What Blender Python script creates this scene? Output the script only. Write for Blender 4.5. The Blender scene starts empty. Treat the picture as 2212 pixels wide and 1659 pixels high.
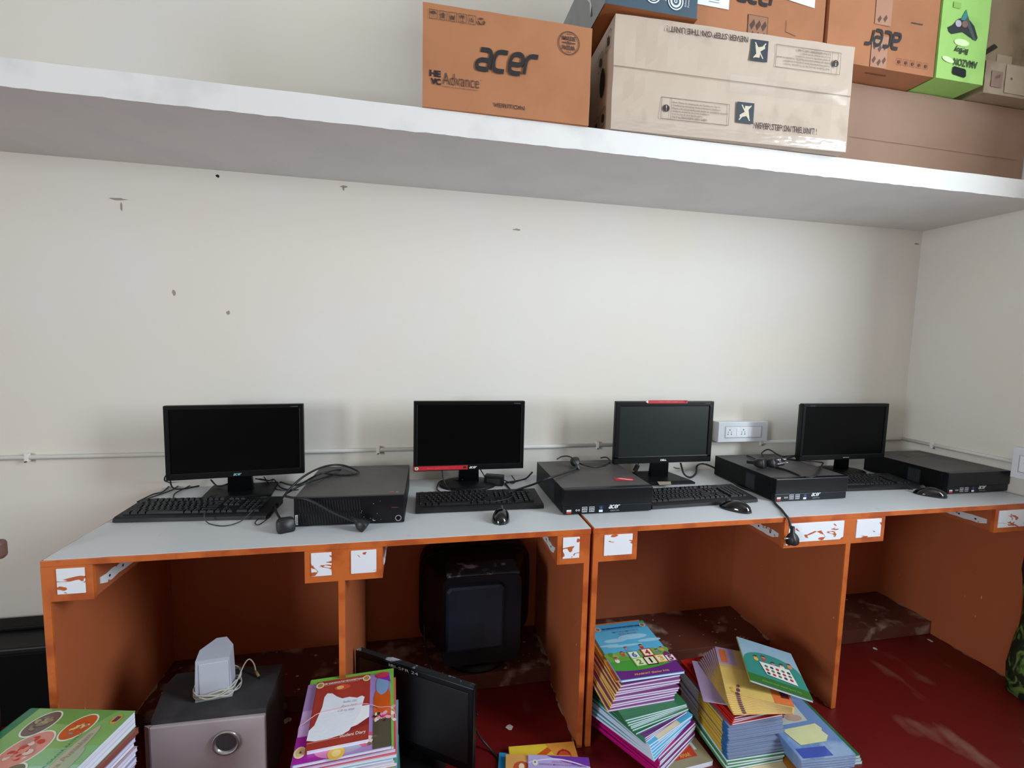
import bpy, bmesh, math, random
from mathutils import Matrix, Vector, noise
random.seed(7)
SC = bpy.context.scene
COL = SC.collection
D2R = math.pi / 180

# ------------------------------------------------------------------ camera
FPX, PAN, TILT, ROLL = 1010.41, 0.199399, -0.090906, 0.0241426
CAM = Vector((0.0, -2.0, 1.36876))
def cam_axes():
    cp, sp, ct, st = math.cos(PAN), math.sin(PAN), math.cos(TILT), math.sin(TILT)
    f = Vector((sp * ct, cp * ct, st)); r0 = Vector((cp, -sp, 0)); u0 = r0.cross(f)
    cr, sr = math.cos(ROLL), math.sin(ROLL)
    return cr * r0 + sr * u0, -sr * r0 + cr * u0, f
RX, UX, FX = cam_axes()
cd = bpy.data.cameras.new('camera'); cam = bpy.data.objects.new('camera', cd); COL.objects.link(cam)
cd.sensor_width = 36; cd.lens = FPX / 2212 * 36; cd.clip_start = .02
cam.matrix_world = Matrix(((RX.x, UX.x, -FX.x, CAM.x), (RX.y, UX.y, -FX.y, CAM.y), (RX.z, UX.z, -FX.z, CAM.z), (0, 0, 0, 1)))
SC.camera = cam
def P(u, v, x=None, y=None, z=None):
    """where a sight line meets a real plane of the room (used to measure cable runs on desk, wall and box tops)"""
    d = FX + RX * ((u - 1106) / FPX) - UX * ((v - 829.5) / FPX)
    t = (x - CAM.x) / d.x if x is not None else (y - CAM.y) / d.y if y is not None else (z - CAM.z) / d.z
    return CAM + d * t

# ------------------------------------------------------------------ world, lights, exposure
SC.view_settings.view_transform = 'Standard'; SC.view_settings.look = 'None'
SC.view_settings.gamma = 1; SC.view_settings.use_curve_mapping = False
SC.view_settings.exposure = -0.27
W = bpy.data.worlds.new('world'); SC.world = W; W.use_nodes = True
wn = W.node_tree.nodes; bg = wn['Background']
bg.inputs[0].default_value = (.72, .86, 1.0, 1); bg.inputs[1].default_value = .7
def area(name, loc, target, sx, sy, power, col):
    l = bpy.data.lights.new(name, 'AREA'); l.shape = 'RECTANGLE'; l.size = sx; l.size_y = sy; l.energy = power; l.color = col
    o = bpy.data.objects.new(name, l); COL.objects.link(o); o.location = loc
    o.rotation_euler = (Vector(target) - Vector(loc)).to_track_quat('-Z', 'Y').to_euler()
    return o
# daylight entering at the side window and the far window
area('daylight_side_window', (2.68, -2.15, 2.0), (0, -2.15, 2.0), .9, 1.7, 150, (.80, .91, 1.0))
area('daylight_far_window', (-3.56, -3.6, 1.65), (0, -3.6, 1.65), 1.2, 1.4, 160, (.84, .93, 1.0))

# ------------------------------------------------------------------ materials
def s2l(c): return c / 12.92 if c <= .04045 else ((c + .055) / 1.055) ** 2.4
def rgb(h):
    if isinstance(h, str): h = (int(h[0:2], 16), int(h[2:4], 16), int(h[4:6], 16))
    return tuple(s2l(c / 255) for c in h) + (1,)
_mc = {}
def M(h, rough=.55, metal=0., var=.06, scale=14., bump=0., alpha=1., coat=0., spec=.5, key=None):
    k = (h, rough, metal, var, scale, bump, alpha, coat, spec)
    if k in _mc: return _mc[k]
    m = bpy.data.materials.new(key or 'surface_%s' % h); m.use_nodes = True
    nt = m.node_tree; n = nt.nodes; b = n['Principled BSDF']; c = rgb(h)
    b.inputs['Roughness'].default_value = rough; b.inputs['Metallic'].default_value = metal
    b.inputs['Specular IOR Level'].default_value = spec; b.inputs['Coat Weight'].default_value = coat
    if alpha < 1: b.inputs['Alpha'].default_value = alpha
    tc = n.new('ShaderNodeTexCoord'); nz = n.new('ShaderNodeTexNoise'); nz.inputs['Scale'].default_value = scale; nz.inputs['Detail'].default_value = 4
    nt.links.new(tc.outputs['Object'], nz.inputs['Vector'])
    r = n.new('ShaderNodeValToRGB'); r.color_ramp.elements[0].position = .3; r.color_ramp.elements[1].position = .7
    r.color_ramp.elements[0].color = tuple(x * (1 - var) for x in c[:3]) + (1,)
    r.color_ramp.elements[1].color = tuple(min(1, x * (1 + var)) for x in c[:3]) + (1,)
    nt.links.new(nz.outputs['Fac'], r.inputs['Fac']); nt.links.new(r.outputs['Color'], b.inputs['Base Color'])
    if bump:
        bp = n.new('ShaderNodeBump'); bp.inputs['Strength'].default_value = bump; bp.inputs['Distance'].default_value = .002
        n2 = n.new('ShaderNodeTexNoise'); n2.inputs['Scale'].default_value = scale * 6; nt.links.new(tc.outputs['Object'], n2.inputs['Vector'])
        nt.links.new(n2.outputs['Fac'], bp.inputs['Height']); nt.links.new(bp.outputs['Normal'], b.inputs['Normal'])
    _mc[k] = m; return m
def layered(key, base, top, lo, hi, scale, rough=.6, stretch=(1, 1, 1), detail=5, base2=None, sc2=2., rough2=None, spec=.5, dist=0.):
    """base colour (optionally drifting to base2) with marks of `top` where a stretched noise exceeds lo..hi"""
    m = bpy.data.materials.new(key); m.use_nodes = True; nt = m.node_tree; n = nt.nodes; L = nt.links; b = n['Principled BSDF']
    b.inputs['Specular IOR Level'].default_value = spec
    tc = n.new('ShaderNodeTexCoord'); mp = n.new('ShaderNodeMapping'); mp.inputs['Scale'].default_value = stretch
    L.new(tc.outputs['Object'], mp.inputs['Vector'])
    nz = n.new('ShaderNodeTexNoise'); nz.inputs['Scale'].default_value = scale; nz.inputs['Detail'].default_value = detail; nz.inputs['Distortion'].default_value = dist
    L.new(mp.outputs['Vector'], nz.inputs['Vector'])
    mr = n.new('ShaderNodeMapRange'); mr.inputs[1].default_value = lo; mr.inputs[2].default_value = hi
    L.new(nz.outputs['Fac'], mr.inputs[0])
    src = n.new('ShaderNodeMix'); src.data_type = 'RGBA'
    n2 = n.new('ShaderNodeTexNoise'); n2.inputs['Scale'].default_value = sc2; n2.inputs['Detail'].default_value = 3; L.new(mp.outputs['Vector'], n2.inputs['Vector'])
    src.inputs[6].default_value = rgb(base); src.inputs[7].default_value = rgb(base2 or base); L.new(n2.outputs['Fac'], src.inputs[0])
    mx = n.new('ShaderNodeMix'); mx.data_type = 'RGBA'; L.new(src.outputs[2], mx.inputs[6]); mx.inputs[7].default_value = rgb(top)
    L.new(mr.outputs[0], mx.inputs[0]); L.new(mx.outputs[2], b.inputs['Base Color'])
    if rough2 is not None:
        rr = n.new('ShaderNodeMapRange'); rr.inputs[3].default_value = rough; rr.inputs[4].default_value = rough2
        L.new(mr.outputs[0], rr.inputs[0]); L.new(rr.outputs[0], b.inputs['Roughness'])
    else: b.inputs['Roughness'].default_value = rough
    return m
WALL = layered('cream_distemper_wall', 'e0dacf', 'dedad3', .4, .62, 1.6, rough=.85, base2='dcd5c9', sc2=.8, spec=.2)
FARW = layered('darkened_far_wall', 'a3937f', '98897a', .4, .62, 1.6, rough=.85, base2='9f8f7b', sc2=.8, spec=.2)  # unseen walls, tan tone darkened to cut bounce light
WHITEP = layered('white_distemper', 'dddcda', 'd2d2d0', .5, .7, 9, rough=.85, base2='deddda', spec=.2)
SLABU = layered('white_distemper_lifted', 'e3e2e1', 'dddddc', .45, .7, 5, rough=.9, base2='e5e4e2', spec=.2)  # same white as the slab front, lightened to lift the underside's shade
FLOOR = layered('red_oxide_floor', '580c0b', '8a6254', .60, .80, 6, rough=.42, stretch=(1, .5, 1), base2='6c100f', rough2=.75)
WOOD = layered('brown_laminate_board', 'b0623c', 'cfae98', .725, .75, 64, rough=.42, stretch=(1, 1, .35), base2='a35634', sc2=5)
WOODD = layered('dusty_dark_plank', '6a3524', 'b09a8a', .55, .72, 9, rough=.6, base2='4d281d', sc2=4)
EDGE = layered('orange_edge_band', 'bd6029', 'a84f22', .45, .6, 12, rough=.4, base2='c5682e')
TOPL = layered('grey_laminate_top', 'cfd2d4', 'a8a39e', .70, .80, 18, rough=.40, base2='c8ccd0', sc2=3)
PLATE = layered('white_plate_with_orange_smears', 'dfe3ea', 'b5582c', .60, .625, 14, rough=.5, stretch=(1, 1, 2.2), detail=2, dist=1.2)
PLATE2 = layered('white_strip_chipped', 'd5d8dc', '9d5a3c', .60, .64, 30, rough=.6, stretch=(1, 1, 1))
CARD = layered('brown_corrugated_board', 'ab7453', '9a6848', .45, .75, 5, rough=.8, base2='a66f4e', spec=.25)
CARD2 = layered('brown_board_outer', 'af7854', 'a26c4a', .5, .8, 6, rough=.8, base2='aa7350', spec=.25)
BEIGE = layered('beige_carton_board', 'bcab9b', '9c8b7b', .58, .78, 6, rough=.7, base2='b7a696', spec=.3)
BROWNB = layered('plain_brown_board', '9c8070', '8f7260', .4, .7, 3, rough=.8, stretch=(.3, 1, 1), base2='967866', spec=.2)
GREENB = layered('lime_green_board', '9ac86e', '86b25c', .5, .75, 8, rough=.6, base2='96c268', spec=.3)
SLATE = M('3f5360', .6, var=.05)
INK = M('231f22', .7, var=.02); INKB = M('4a3a38', .8, var=.05); WHT = M('e9ebee', .6, var=.03)
BLK = M('0f1012', .45, var=.1, bump=.05, spec=.3); BLK2 = M('08090b', .35, var=.05, spec=.25); KEYM = M('161719', .5, var=.2, scale=40, spec=.35)
GLOSS = M('0b0c10', .12, var=.05, coat=.5); SCREEN = M('030405', .3, var=.05, spec=.12); SCREEN_REFL = M('0d1717', .35, var=.08, spec=.4)  # second screen colour carries a painted grey-green room reflection
METB = layered('dark_case_metal_dusty', '454140', '595553', .45, .75, 7, rough=.5, base2='4b4746', sc2=3, rough2=.55)
METS = M('0a0a0c', .5, var=.1, spec=.25); FRONTB = M('0c0f14', .35, var=.1, scale=20, spec=.35)
SILV = M('b9bcc4', .35, metal=.3, var=.04); CHROME = M('c9ccd0', .22, metal=.9, var=.02)
CABLE = M('1a1a1c', .5, var=.05); RED = M('b9202c', .5, var=.05)

# ------------------------------------------------------------------ geometry helpers
def frame(O, U, V):
    U = Vector(U).normalized(); V = Vector(V).normalized(); N = U.cross(V)
    return Matrix(((U.x, V.x, N.x, O[0]), (U.y, V.y, N.y, O[1]), (U.z, V.z, N.z, O[2]), (0, 0, 0, 1)))
def rotz(a): return Matrix.Rotation(a * D2R, 4, 'Z')
def T(x, y, z): return Matrix.Translation((x, y, z))
_tc = {}
def text_mesh(s, shear=0., off=0.):
    k = (s, shear, off)
    if k not in _tc:
        c = bpy.data.curves.new('lettering', 'FONT'); c.body = s; c.size = 1; c.shear = shear; c.offset = off; c.resolution_u = 3; c.fill_mode = 'FRONT'
        o = bpy.data.objects.new('lettering', c); me = bpy.data.meshes.new_from_object(o)
        vs = [v.co.copy() for v in me.vertices]; fs = [tuple(p.vertices) for p in me.polygons]
        bpy.data.objects.remove(o); bpy.data.curves.remove(c); bpy.data.meshes.remove(me)
        _tc[k] = (vs, fs)
    return _tc[k]
class G:
    def __init__(s): s.bm = bmesh.new(); s.m = []; s.X = Matrix(); s.k = 0
    def mi(s, m):
        if m not in s.m: s.m.append(m)
        return s.m.index(m)
    def face(s, pts, m, smooth=False):
        vs = [s.bm.verts.new(s.X @ Vector(p)) for p in pts]
        try: f = s.bm.faces.new(vs)
        except ValueError: return
        f.material_index = s.mi(m); f.smooth = smooth
    def raw(s, verts, faces, m, X=None, smooth=False):
        X = s.X @ X if X is not None else s.X
        vs = [s.bm.verts.new(X @ Vector(p)) for p in verts]; i = s.mi(m)
        for f in faces:
            try: ff = s.bm.faces.new([vs[k] for k in f]); ff.material_index = i; ff.smooth = smooth
            except ValueError: pass
        return s
    def box(s, x0, x1, y0, y1, z0, z1, m, r=0., seg=2, X=None):
        b = bmesh.new(); bmesh.ops.create_cube(b, size=1)
        for v in b.verts: v.co = Vector(((x0 + x1) / 2 + v.co.x * (x1 - x0), (y0 + y1) / 2 + v.co.y * (y1 - y0), (z0 + z1) / 2 + v.co.z * (z1 - z0)))
        if r: bmesh.ops.bevel(b, geom=b.edges[:], offset=r, segments=seg, affect='EDGES', profile=.5)
        b.verts.index_update(); s.raw([v.co for v in b.verts], [[v.index for v in f.verts] for f in b.faces], m, X); b.free(); return s
    def prism(s, poly, z0, z1, m, X=None, mtop=None, smooth=False):
        n = len(poly); v = [(p[0], p[1], z0) for p in poly] + [(p[0], p[1], z1) for p in poly]
        s.raw(v, [list(range(n))[::-1]], m, X); s.raw(v, [list(range(n, 2 * n))], mtop or m, X)
        s.raw(v, [[i, (i + 1) % n, n + (i + 1) % n, n + i] for i in range(n)], m, X, smooth); return s
    def loft(s, rings, m, X=None, smooth=True, caps=True):
        n = len(rings[0]); v = [p for r in rings for p in r]; f = []
        for k in range(len(rings) - 1):
            for i in range(n): j = (i + 1) % n; f.append([k * n + i, k * n + j, (k + 1) * n + j, (k + 1) * n + i])
        if caps: f += [list(range(n))[::-1], list(range((len(rings) - 1) * n, len(rings) * n))]
        s.raw(v, f, m, X, smooth); return s
    def cyl(s, p0, p1, r, m, r1=None, seg=16, smooth=True):
        p0, p1 = Vector(p0), Vector(p1); q = (p1 - p0).to_track_quat('Z', 'Y'); r1 = r if r1 is None else r1
        ring = lambda c, rr: [c + q @ Vector((rr * math.cos(2 * math.pi * i / seg), rr * math.sin(2 * math.pi * i / seg), 0)) for i in range(seg)]
        return s.loft([ring(p0, r), ring(p1, r1)], m, None, smooth)
    def tube(s, pts, r, m, seg=8, sub=8, closed=False):
        pts = [Vector(p) for p in pts]; c = []
        if len(pts) > 2:
            q = [pts[0] * 2 - pts[1]] + pts + [pts[-1] * 2 - pts[-2]]
            for i in range(1, len(q) - 2):
                for k in range(sub):
                    t = k / sub; a, b_, d, e = q[i - 1], q[i], q[i + 1], q[i + 2]
                    c.append(.5 * ((2 * b_) + (-a + d) * t + (2 * a - 5 * b_ + 4 * d - e) * t * t + (-a + 3 * b_ - 3 * d + e) * t ** 3))
            c.append(pts[-1])
        else: c = pts
        rings = []; up = Vector((0, 0, 1)); prev = None
        for i, p in enumerate(c):
            t = (c[min(i + 1, len(c) - 1)] - c[max(i - 1, 0)])
            if t.length < 1e-7: continue
            t.normalize()
            if prev is None: prev = t.cross(up if abs(t.z) < .9 else Vector((1, 0, 0))).normalized()
            a = (prev - t * prev.dot(t))
            if a.length < 1e-6: a = t.orthogonal()
            a.normalize(); prev = a; b2 = t.cross(a)
            rings.append([p + r * (math.cos(2 * math.pi * k / seg) * a + math.sin(2 * math.pi * k / seg) * b2) for k in range(seg)])
        return s.loft(rings, m)
    # flat printing on a plane; X is a frame, coordinates are metres in that plane, lv is a printing layer
    def ppoly(s, X, pts, m, lv=1): s.k += 1; s.raw([(p[0], p[1], .0003 * lv + min(s.k, 250) * 1.1e-6) for p in pts], [list(range(len(pts)))], m, X)
    def prect(s, X, u0, v0, u1, v1, m, lv=1): s.ppoly(X, [(u0, v0), (u1, v0), (u1, v1), (u0, v1)], m, lv)
    def pell(s, X, u, v, ru, rv, m, lv=1, a=0, n=28):
        ca, sa = math.cos(a), math.sin(a)
        s.ppoly(X, [(u + ru * math.cos(t) * ca - rv * math.sin(t) * sa, v + ru * math.cos(t) * sa + rv * math.sin(t) * ca) for t in [2 * math.pi * i / n for i in range(n)]], m, lv)
    def pring(s, X, u, v, r0, r1, m, lv=1, n=32, a0=0, a1=360):
        A = [(a0 + (a1 - a0) * i / n) * D2R for i in range(n + 1)]
        for i in range(n): s.ppoly(X, [(u + r0 * math.cos(A[i]), v + r0 * math.sin(A[i])), (u + r1 * math.cos(A[i]), v + r1 * math.sin(A[i])), (u + r1 * math.cos(A[i + 1]), v + r1 * math.sin(A[i + 1])), (u + r0 * math.cos(A[i + 1]), v + r0 * math.sin(A[i + 1]))], m, lv)
    def pframe(s, X, u0, v0, u1, v1, w, m, lv=1):
        for q in ((u0, v0, u1, v0 + w), (u0, v1 - w, u1, v1), (u0, v0 + w, u0 + w, v1 - w), (u1 - w, v0 + w, u1, v1 - w)): s.prect(X, *q, m, lv)
    def pline(s, X, a, b, w, m, lv=1):
        a, b = Vector(a), Vector(b); d = (b - a).normalized() * w / 2; n = Vector((-d.y, d.x)); s.ppoly(X, [a - n, b - n, b + n, a + n], m, lv)
    def ptext(s, X, t, u0, v0, u1, v1, m, lv=1, shear=0., off=0., turn=0):
        vs, fs = text_mesh(t, shear, off)
        if not vs: return
        x0, x1 = min(v.x for v in vs), max(v.x for v in vs); y0, y1 = min(v.y for v in vs), max(v.y for v in vs)
        def mp(v):
            a, b = (v.x - x0) / (x1 - x0), (v.y - y0) / (y1 - y0)
            if turn == 180: a, b = 1 - a, 1 - b
            if turn == 90: a, b = 1 - b, a
            if turn == 270: a, b = b, 1 - a
            return (u0 + a * (u1 - u0), v0 + b * (v1 - v0), .0003 * lv)
        s.raw([mp(v) for v in vs], fs, m, X)
    def make(s, name, parent=None, label=None, loc=None, rot=None):
        me = bpy.data.meshes.new(name); s.bm.normal_update(); s.bm.to_mesh(me); s.bm.free()
        for m in s.m: me.materials.append(m)
        o = bpy.data.objects.new(name, me); COL.objects.link(o)
        if parent is not None: o.parent = parent
        if label: o['label'] = label
        if loc is not None: o.location = loc
        if rot is not None: o.rotation_euler = rot
        return o
def logo(g, X, u0, v0, u1, v1, m, lv=3, turn=0, sw=.26):
    # slanted four-letter computer maker's mark drawn with broad rounded strokes
    L = [[[(.12, 1), (.75, 1), (.97, .86), (1, .6), (1, 0)], [(1, .47), (.35, .47), (.06, .36), (.0, .2), (.10, .04), (.35, 0), (1, 0)]],
         [[(1, 1), (.42, 1), (.12, .86), (0, .5), (.10, .12), (.38, 0), (.95, 0)]],
         [[(.05, .47), (.85, .47), (1, .62), (.98, .86), (.75, 1), (.42, 1), (.12, .86), (0, .5), (.10, .12), (.38, 0), (.98, 0)]],
         [[(.0, 0), (.0, .6), (.12, .88), (.42, 1), (.9, 1)]]]
    wl, sp, shr = 1.18, .36, .30; adv = wl + sp; tot = 4 * wl + 3 * sp + shr + sw
    def mp(x, y):
        a, b = (x + shr * y + sw / 2) / tot, (y + sw / 2) / (1 + sw)
        if turn: a, b = 1 - a, 1 - b
        return (u0 + a * (u1 - u0), v0 + b * (v1 - v0))
    for k, st in enumerate(L):
        for pl in st:
            pts = [(k * adv + p[0] * wl, p[1]) for p in pl]; q = [pts[0]] + pts + [pts[-1]]; c = []
            for i in range(1, len(q) - 2):
                for n_ in range(5):
                    t = n_ / 5; f = lambda j: .5 * (2 * q[i][j] + (q[i + 1][j] - q[i - 1][j]) * t + (2 * q[i - 1][j] - 5 * q[i][j] + 4 * q[i + 1][j] - q[i + 2][j]) * t * t + (3 * q[i][j] - q[i - 1][j] - 3 * q[i + 1][j] + q[i + 2][j]) * t ** 3); c.append((f(0), f(1)))
            c.append(pts[-1]); o, n2 = [], []
            for i, p in enumerate(c):
                a, b = c[max(i - 1, 0)], c[min(i + 1, len(c) - 1)]; dx, dy = b[0] - a[0], b[1] - a[1]; l = math.hypot(dx, dy) or 1; nx, ny = -dy / l * sw * .62, dx / l * sw / 2
                o.append(mp(p[0] + nx, p[1] + ny)); n2.append(mp(p[0] - nx, p[1] - ny))
            for i in range(len(c) - 1): g.ppoly(X, [o[i], o[i + 1], n2[i + 1], n2[i]], m, lv)
def tag(o, label, cat, group=None, kind=None):
    o['label'] = label; o['category'] = cat
    if group: o['group'] = group
    if kind: o['kind'] = kind
    return o
def thing(name, label, cat, loc=(0, 0, 0), rz=0., group=None):
    o = bpy.data.objects.new(name, None); o.empty_display_size = .05; COL.objects.link(o)
    o.location = loc; o.rotation_euler = (0, 0, rz * D2R); return tag(o, label, cat, group)
def copy_tree(o, parent=None):
    c = o.copy(); COL.objects.link(c); c.parent = parent
    for ch in list(o.children): copy_tree(ch, c)
    return c
def struct(o): o['kind'] = 'structure'; return o
ZT = .77   # desk top height

# ------------------------------------------------------------------ room shell
XL, XR, YB, ZC = -3.4, 2.53, -4.9, 3.3
g = G(); g.box(XL - .2, XR + .2, YB - .2, .15, -.1, 0, FLOOR); struct(g.make('floor'))
g = G(); g.box(XL - .2, XR + .2, YB - .2, .15, ZC, ZC + .1, M('b5b1aa', .9)); struct(g.make('ceiling'))  # out-of-view ceiling, its colour darkened to cut bounce light
g = G(); g.box(XL, XR, 0, .15, 0, ZC, WALL); wb = struct(g.make('wall_back'))
def holed(fixed, a0, a1, h, axis, mname, depth, wname):
    """wall with one opening h=(a,b,z0,z1)"""
    g = G()
    def bx(p, q, z0, z1):
        if q - p < 1e-6 or z1 - z0 < 1e-6: return
        if axis == 'y': g.box(min(fixed, fixed + depth), max(fixed, fixed + depth), p, q, z0, z1, mname)
        else: g.box(p, q, min(fixed, fixed + depth), max(fixed, fixed + depth), z0, z1, mname)
    bx(a0, h[0], 0, ZC); bx(h[1], a1, 0, ZC); bx(h[0], h[1], 0, h[2]); bx(h[0], h[1], h[3], ZC)
    return struct(g.make(wname))
holed(XR, YB, 0, (-2.7, -1.6, 1.1, 2.95), 'y', WALL, .12, 'wall_right')
holed(XL, YB, 0, (-4.35, -2.85, .9, 2.4), 'y', FARW, -.12, 'wall_left')
g = G(); g.box(XL, XR, YB - .12, YB, 0, ZC, FARW); struct(g.make('wall_front'))
# wall marks and nails
marks = [(470, 380, .006, .006), (743, 403, .016, .004), (255, 430, .03, .004), (1117, 496, .018, .004), (376, 632, .007, .010), (493, 676, .006, .008), (1980, 527, .018, .004), (262, 446, .004, .015), (742, 408, .004, .008), (498, 240, .01, .004), (1290, 962, .006, .01)]
for i, (u, v, a, b) in enumerate(marks[:9]):
    p = P(u, v, y=0); g = G(); X = frame((p.x, -.0006, p.z), (1, 0, 0), (0, 0, 1)); rr = random.Random(i)
    g.ppoly(X, [(a * math.cos(t) * rr.uniform(.6, 1.2), b * math.sin(t) * rr.uniform(.6, 1.3)) for t in [k * math.pi / 5 for k in range(10)]], M('1c1a18' if i == 0 else '9d9184', .9))
    g.make('plaster_chip', wb)
# loft shelf slab across the room, rough lower arris
SY, SZ0, SZ1 = -.523, 1.98, 2.05
g = G(); N = 420; xs = [XL + (XR - XL) * i / N for i in range(N + 1)]
def ragged(x): return .0022 * noise.noise(Vector((x * 30, 0, 0))) + .003 * max(0, noise.noise(Vector((x * 9, 5, 0)))) - .001
v = []
for x in xs: v += [(x, SY, SZ1 + .0012 * noise.noise(Vector((x * 5, 3, 1)))), (x, SY + .0008 * noise.noise(Vector((x * 12, 9, 1))), SZ0 + ragged(x)), (x, SY + .004, SZ0)]
g.raw(v, [[3 * i, 3 * i + 1, 3 * i + 4, 3 * i + 3] for i in range(N)], WHITEP)
g.raw(v, [[3 * i + 1, 3 * i + 2, 3 * i + 5, 3 * i + 4] for i in range(N)], SLABU)
g.raw([(XL, SY + .003, SZ0), (XR, SY + .003, SZ0), (XR, 0, SZ0), (XL, 0, SZ0)], [[0, 3, 2, 1]], SLABU)
g.raw([(XL, SY + .0005, SZ1), (XR, SY + .0005, SZ1), (XR, 0, SZ1), (XL, 0, SZ1)], [[0, 1, 2, 3]], WHITEP)
sh = tag(g.make('loft_shelf'), 'long white plastered loft shelf slab running under the ceiling across the wall', 'shelf'); sh['kind'] = 'structure'

# ------------------------------------------------------------------ conduit and socket boards
ZC0 = .904
def conduit(pts, label, clips):
    g = G()
    for a, b in zip(pts[:-1], pts[1:]): g.cyl(a, b, .0085, M('cfcdc8', .6, var=.04), seg=10)
    c = tag(g.make('conduit_pipe'), label, 'conduit')
    for cx, cy in clips:
        g = G(); g.box(cx - .007, cx + .007, cy - .007, cy + .007, ZC0 - .016, ZC0 + .016, M('dedbd4', .6), .002); g.cyl((cx, cy, ZC0 - .014), (cx, cy - .012, ZC0 - .014), .003, M('5b5048', .6), seg=8)
        g.make('pipe_clip', c)
    return c
conduit([(XL, -.01, ZC0), (1.41, -.01, ZC0)], 'thin white conduit pipe along the back wall behind the monitors', [(P(817, 968, y=-.01).x, -.012), (P(1290, 957, y=-.01).x, -.012), (P(60, 988, y=-.01).x, -.012)])
conduit([(1.66, -.01, ZC0), (XR - .01, -.01, ZC0), (XR - .01, -.50, ZC0)], 'short white conduit pipe bending from socket board round the room corner', [(P(1643, 960, y=-.01).x, -.012), (XR - .012, -.16)])
def socket_board(loc, rz, w, h, d, label, sockets, blank=True):
    t = thing('socket_board', label, 'socket board', loc, rz)
    g = G(); g.box(-w / 2, w / 2, -d, 0, -h / 2, h / 2, M('dcdfe4', .45, var=.02), .003); g.make('back_box', t)
    X = frame((0, -d, 0), (1, 0, 0), (0, 0, 1)); g = G(); iw, ih = w * .36, h * .26
    g.box(-iw, iw, -d - .002, -d + .001, -ih, ih, M('e8ecf2', .35, var=.02), .0015); g.make('face_plate', t)
    g = G(); X = frame((0, -d - .002, 0), (1, 0, 0), (0, 0, 1)); g.pframe(X, -iw - .002, -ih - .002, iw + .002, ih + .002, .0016, M('8d9298', .6), 2); g.make('plate_joint', t)
    for su, sv in sockets:
        g = G(); X2 = frame((su, -d - .0022, sv), (1, 0, 0), (0, 0, 1))
        for a, b, r in ((0, .011, .0035), (-.008, 0, .0026), (.008, 0, .0026), (-.009, -.010, .0032), (.009, -.010, .0032)): g.pell(X2, a, b, r, r, M('6f7378', .6), 1, n=12)
        g.make('socket', t)
    for su in (-iw * .32, iw * .35):
        g = G(); g.box(su - .008, su + .008, -d - .004, -d - .001, -ih * .75, ih * .75, M('eceff3', .3, var=.01), .001); g.make('switch', t)
    return t
socket_board((1.535, 0, .962), 0, .27, .098, .045, 'white wall socket board with two sockets beside the monitor with red top sticker', [(-.075, 0), (-.002, 0)])
socket_board((XR, -.60, .908), -90, .20, .13, .045, 'white socket board on the side wall at the frame edge beside the last computer', [(-.045, .015), (.03, .015)])

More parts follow.
